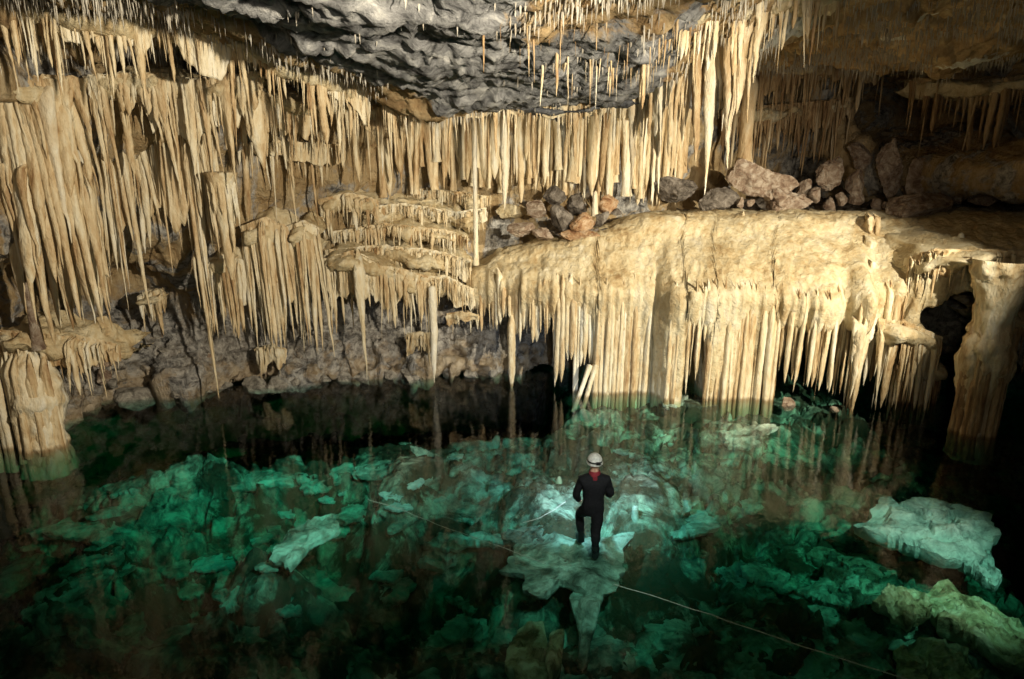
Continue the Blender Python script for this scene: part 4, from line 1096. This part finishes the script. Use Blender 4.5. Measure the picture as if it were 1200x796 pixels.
# ---- guide ropes
def tube(name, pts_, r, mat):
    pts_ = np.asarray(pts_, float); n = len(pts_); k = 6
    d = np.gradient(pts_, axis=0); d /= np.linalg.norm(d, axis=1, keepdims=True)
    up = np.array([0, 0, 1.0]); s = np.cross(d, up); s /= np.linalg.norm(s, axis=1, keepdims=True); u = np.cross(s, d)
    th = np.linspace(0, 2 * np.pi, k, endpoint=False)
    Vv = pts_[:, None] + r * (np.cos(th)[None, :, None] * s[:, None] + np.sin(th)[None, :, None] * u[:, None])
    return add_obj(name, make_mesh(name, Vv, grid_faces(n, k, wrap=True)), mat)
def rope(lab, pix, z, r=.012):
    a = np.array([atZ(x, y, z) for x, y in pix]); Q, s = resample(a, 90)
    Q[:, 0] += .05 * fbm(np.stack([s * 1.4, 0 * s, 0 * s], -1), 3, 3); Q[:, 1] += .05 * fbm(np.stack([s * 1.4, 0 * s + 5, 0 * s], -1), 3, 4)
    tag(tube('rope', Q, r, M_ROPE), lab, 'rope')
rope('white guide rope lying in the water toward the lower right', [(718, 684), (760, 698), (830, 720), (900, 745), (980, 770), (1080, 800), (1150, 830)], -.14, .006)
rope('white guide rope left of the person sloping to the standing rock', [(430, 585), (470, 598), (530, 622), (590, 642), (640, 660)], -.16, .005)
rope('short white rope end floating beside the left hand', [(612, 612), (632, 607), (650, 598), (662, 588)], -.05, .007)

# ================================================================== THE PERSON
def skin_body():
    fx, fy, fz = PERSON          # right foot on the slab
    hipz = fz + .86
    J = {}
    def j(n, x, y, z, r, par=None): J[n] = ((fx + x, fy + y, fz + z), r, par)
    j('pelvis', -.06, .03, .90, (.185, .14))
    j('belly', -.06, .03, 1.05, (.175, .13), 'pelvis')
    j('chest', -.055, .05, 1.25, (.215, .15), 'belly')
    j('upchest', -.05, .06, 1.38, (.150, .105), 'chest')
    j('neck', -.045, .085, 1.47, (.062, .062), 'upchest')
    j('head0', -.04, .115, 1.555, (.078, .088), 'neck')
    j('head1', -.04, .125, 1.64, (.082, .098), 'head0')
    j('head2', -.04, .12, 1.70, (.065, .075), 'head1')
    j('nose', -.04, .215, 1.60, (.016, .018), 'head1')
    # right leg: straight, carrying the weight
    j('rhip', .025, .03, .84, (.118, .118), 'pelvis')
    j('rknee', .01, .05, .46, (.085, .085), 'rhip')
    j('rcalf', .005, .00, .30, (.072, .074), 'rknee')
    j('rank', .0, -.02, .08, (.044, .046), 'rcalf')
    j('rheel', .0, -.05, .035, (.042, .04), 'rank')
    j('rtoe', .03, .14, .03, (.045, .032), 'rank')
    # left leg: stepping up and forward, knee bent
    j('lhip', -.15, .04, .84, (.108, .108), 'pelvis')
    j('lknee', -.24, .33, .62, (.072, .072), 'lhip')
    j('lcalf', -.22, .34, .40, (.064, .066), 'lknee')
    j('lank', -.20, .33, .16, (.044, .046), 'lcalf')
    j('ltoe', -.22, .49, .10, (.045, .032), 'lank')
    for s, nm in ((1, 'r'), (-1, 'l')):
        j(nm + 'sh', -.05 + s * .20, .055, 1.37, (.075, .075), 'upchest')
        if s > 0:
            j('relb', .235, .07, 1.09, (.062, .062), 'rsh')
            j('rwri', .12, .29, 1.05, (.034, .034), 'relb')
            hb = ('rwri', .09, .36, 1.06)
        else:
            j('lelb', -.335, .07, 1.08, (.062, .062), 'lsh')
            j('lwri', -.26, .26, .90, (.034, .034), 'lelb')
            hb = ('lwri', -.255, .34, .84)
        w, hx, hy, hz_ = hb
        j(nm + 'palm', hx, hy, hz_, (.040, .022), w)
        for k in range(4):
            o = (k - 1.5) * .021
            j(f'{nm}f{k}a', hx + o, hy + .055, hz_ - .005, (.0095, .0095), nm + 'palm')
            j(f'{nm}f{k}b', hx + o, hy + .085 - abs(k - 1) * .004, hz_ - .030, (.0085, .0085), f'{nm}f{k}a')
            j(f'{nm}f{k}c', hx + o, hy + .085 - abs(k - 1) * .006, hz_ - .055, (.0075, .0075), f'{nm}f{k}b')
        j(nm + 'th0', hx - s * .038, hy + .01, hz_ - .012, (.011, .011), nm + 'palm')
        j(nm + 'th1', hx - s * .045, hy + .05, hz_ - .030, (.0095, .0095), nm + 'th0')
    names = list(J)
    me = bpy.data.meshes.new('body_skeleton')
    me.from_pydata([J[n_][0] for n_ in names], [(names.index(J[n_][2]), k) for k, n_ in enumerate(names) if J[n_][2]], [])
    o = bpy.data.objects.new('body_skeleton', me); COL.objects.link(o)
    o.modifiers.new('skin', 'SKIN').use_smooth_shade = True
    sv = me.skin_vertices[0].data if me.skin_vertices else None
    if sv is None:
        bm = bmesh.new(); bm.from_mesh(me); bm.verts.layers.skin.verify(); bm.to_mesh(me); bm.free()
        sv = me.skin_vertices[0].data
    for k, n_ in enumerate(names):
        sv[k].radius = J[n_][1]; sv[k].use_root = (n_ == 'pelvis')
    s = o.modifiers.new('sub', 'SUBSURF'); s.levels = 2; s.render_levels = 2
    dg = bpy.context.evaluated_depsgraph_get()
    em_ = bpy.data.meshes.new_from_object(o.evaluated_get(dg))
    bpy.data.objects.remove(o)
    return em_, J
bme, J = skin_body()
proot = empty('person', tuple(PERSON)); tag(proot, 'person in black suit and white helmet seen from behind, standing in the water', 'person')
pb = np.array(PERSON)
co = np.zeros(len(bme.vertices) * 3, np.float32); bme.vertices.foreach_get('co', co); co = co.reshape(-1, 3)
# folds of the loose suit
zrel = co[:, 2] - pb[2]
bme.materials.clear(); bme.materials.append(M_SUIT); bme.materials.append(M_SKIN)
nv = np.zeros(len(bme.vertices) * 3, np.float32); bme.vertices.foreach_get('normal', nv); nv = nv.reshape(-1, 3)
suit = (zrel < 1.46) & (np.linalg.norm(co - (np.array(J['rpalm'][0])), axis=1) > .14) & (np.linalg.norm(co - np.array(J['lpalm'][0]), axis=1) > .14)
co2 = co + nv * (0.020 * ridged(co * np.array([7, 7, 11]), 3, 5) * suit)[:, None]
bme.vertices.foreach_set('co', (co2 - pb).ravel())
for pl in bme.polygons:
    c = np.mean(co[list(pl.vertices)], 0); z_ = c[2] - pb[2]
    hand = min(np.linalg.norm(c - np.array(J['rpalm'][0])), np.linalg.norm(c - np.array(J['lpalm'][0]))) < .115
    pl.material_index = 1 if (z_ > 1.50 or hand) else 0
    pl.use_smooth = True
bme.update()
add_obj('body', bme, None, proot)
hc = np.array(J['head1'][0]) - pb
def dome(rx, ry, rz, z0, n=18, m=28):
    t = np.linspace(0.02, 1, n); th = np.linspace(0, 2 * np.pi, m, endpoint=False)
    T, TH = np.meshgrid(t, th, indexing='ij')
    a = T * (math.pi / 2 + .25)
    Vv = np.stack([rx * np.sin(a) * np.cos(TH), ry * np.sin(a) * np.sin(TH), z0 + rz * np.cos(a)], -1)
    return make_mesh('dome', Vv, grid_faces(n, m, wrap=True))
h = add_obj('helmet', dome(.122, .145, .125, .015), M_HELMET, proot, loc=tuple(hc + np.array([0, 0, .02])))
th = np.linspace(0, 2 * np.pi, 29)
def ring(rx, ry, z, w, t_):
    th = np.linspace(0, 2 * np.pi, 32, endpoint=False)
    sec = [(0, -w), (t_, -w), (t_, w), (0, w)]
    Vv = np.array([[((rx + a) * math.cos(q), (ry + a) * math.sin(q), z + b) for a, b in sec] for q in th])
    Vv = np.vstack([Vv, Vv[:1]])
    return make_mesh('ring', Vv, grid_faces(33, 4, wrap=True), False)
add_obj('brim', ring(.116, .140, -.012, .010, .016), M_HELMET, h)
add_obj('strap', ring(.118, .141, .030, .012, .008), M_BLACK, h)
def boxmesh(sx, sy, sz):
    bm = bmesh.new(); bmesh.ops.create_cube(bm, size=1.0)
    bmesh.ops.scale(bm, vec=(sx, sy, sz), verts=bm.verts)
    bmesh.ops.bevel(bm, geom=bm.edges[:], offset=min(sx, sy, sz) * .22, segments=2, affect='EDGES')
    me = bpy.data.meshes.new('box'); bm.to_mesh(me); bm.free(); return me
hl = add_obj('headlamp', boxmesh(.07, .05, .05), M_BLACK, h, loc=(.0, .165, .035))
hp_ = pb + hc + np.array([0, .24, .06])
spot('headlamp_beam', hp_, atZ(690, 570, -.4), 600, 125, .95, (0.68, 0.82, 1.0), 0.03)
add_obj('battery_pack', boxmesh(.07, .035, .045), M_BLACK, h, loc=(.035, -.155, .035))
add_obj('cable', tube('cable', [np.array([.05, -.15, .02]) + np.array([.09 * t, -.02 * t, -.05 * t + .06 * t * (1 - t)]) for t in np.linspace(0, 1, 10)], .005, M_BLACK).data, None, h)
for o_ in list(COL.objects):
    if o_.name.startswith('cable') and o_.parent is None: bpy.data.objects.remove(o_)
nk = np.array(J['neck'][0]) - pb
sc = add_obj('scarf', lathe([(.085, -.07), (.095, -.03), (.088, .02), (.078, .06)], 24, 3, .12), M_RED, proot, loc=tuple(nk))
add_obj('scarf_tail', boxmesh(.07, .025, .17), M_RED, sc, loc=(.0, -.105, -.10), rot=(.12, 0, 0))
for nm_, an, toe in (('right', 'rank', 'rtoe'), ('left', 'lank', 'ltoe')):
    a = np.array(J[an][0]) - pb; t_ = np.array(J[toe][0]) - pb
    bo = lathe([(.03, -.085), (.062, -.08), (.062, -.03), (.058, .06), (.062, .14)], 18, 2, .05)
    o = add_obj('boot', bo, M_BLACK, proot, loc=tuple(a)); 
    add_obj('toe_cap', boxmesh(.10, .19, .075), M_BLACK, o, loc=tuple((t_ - a) * np.array([1, .75, 1]) + np.array([0, 0, -.01])))
# the person's torch, held at the waist in the right hand
tp = np.array(J['rpalm'][0])
hand = add_obj('hand_torch', lathe([(.022, -.09), (.024, -.02), (.024, .05), (.036, .08), (.036, .11)], 16, 1, .0), M_BLACK, loc=tuple(tp + np.array([.0, .05, -.02])), rot=(R(-70), 0, 0))
tag(hand, 'small black torch held in front by the person', 'torch')
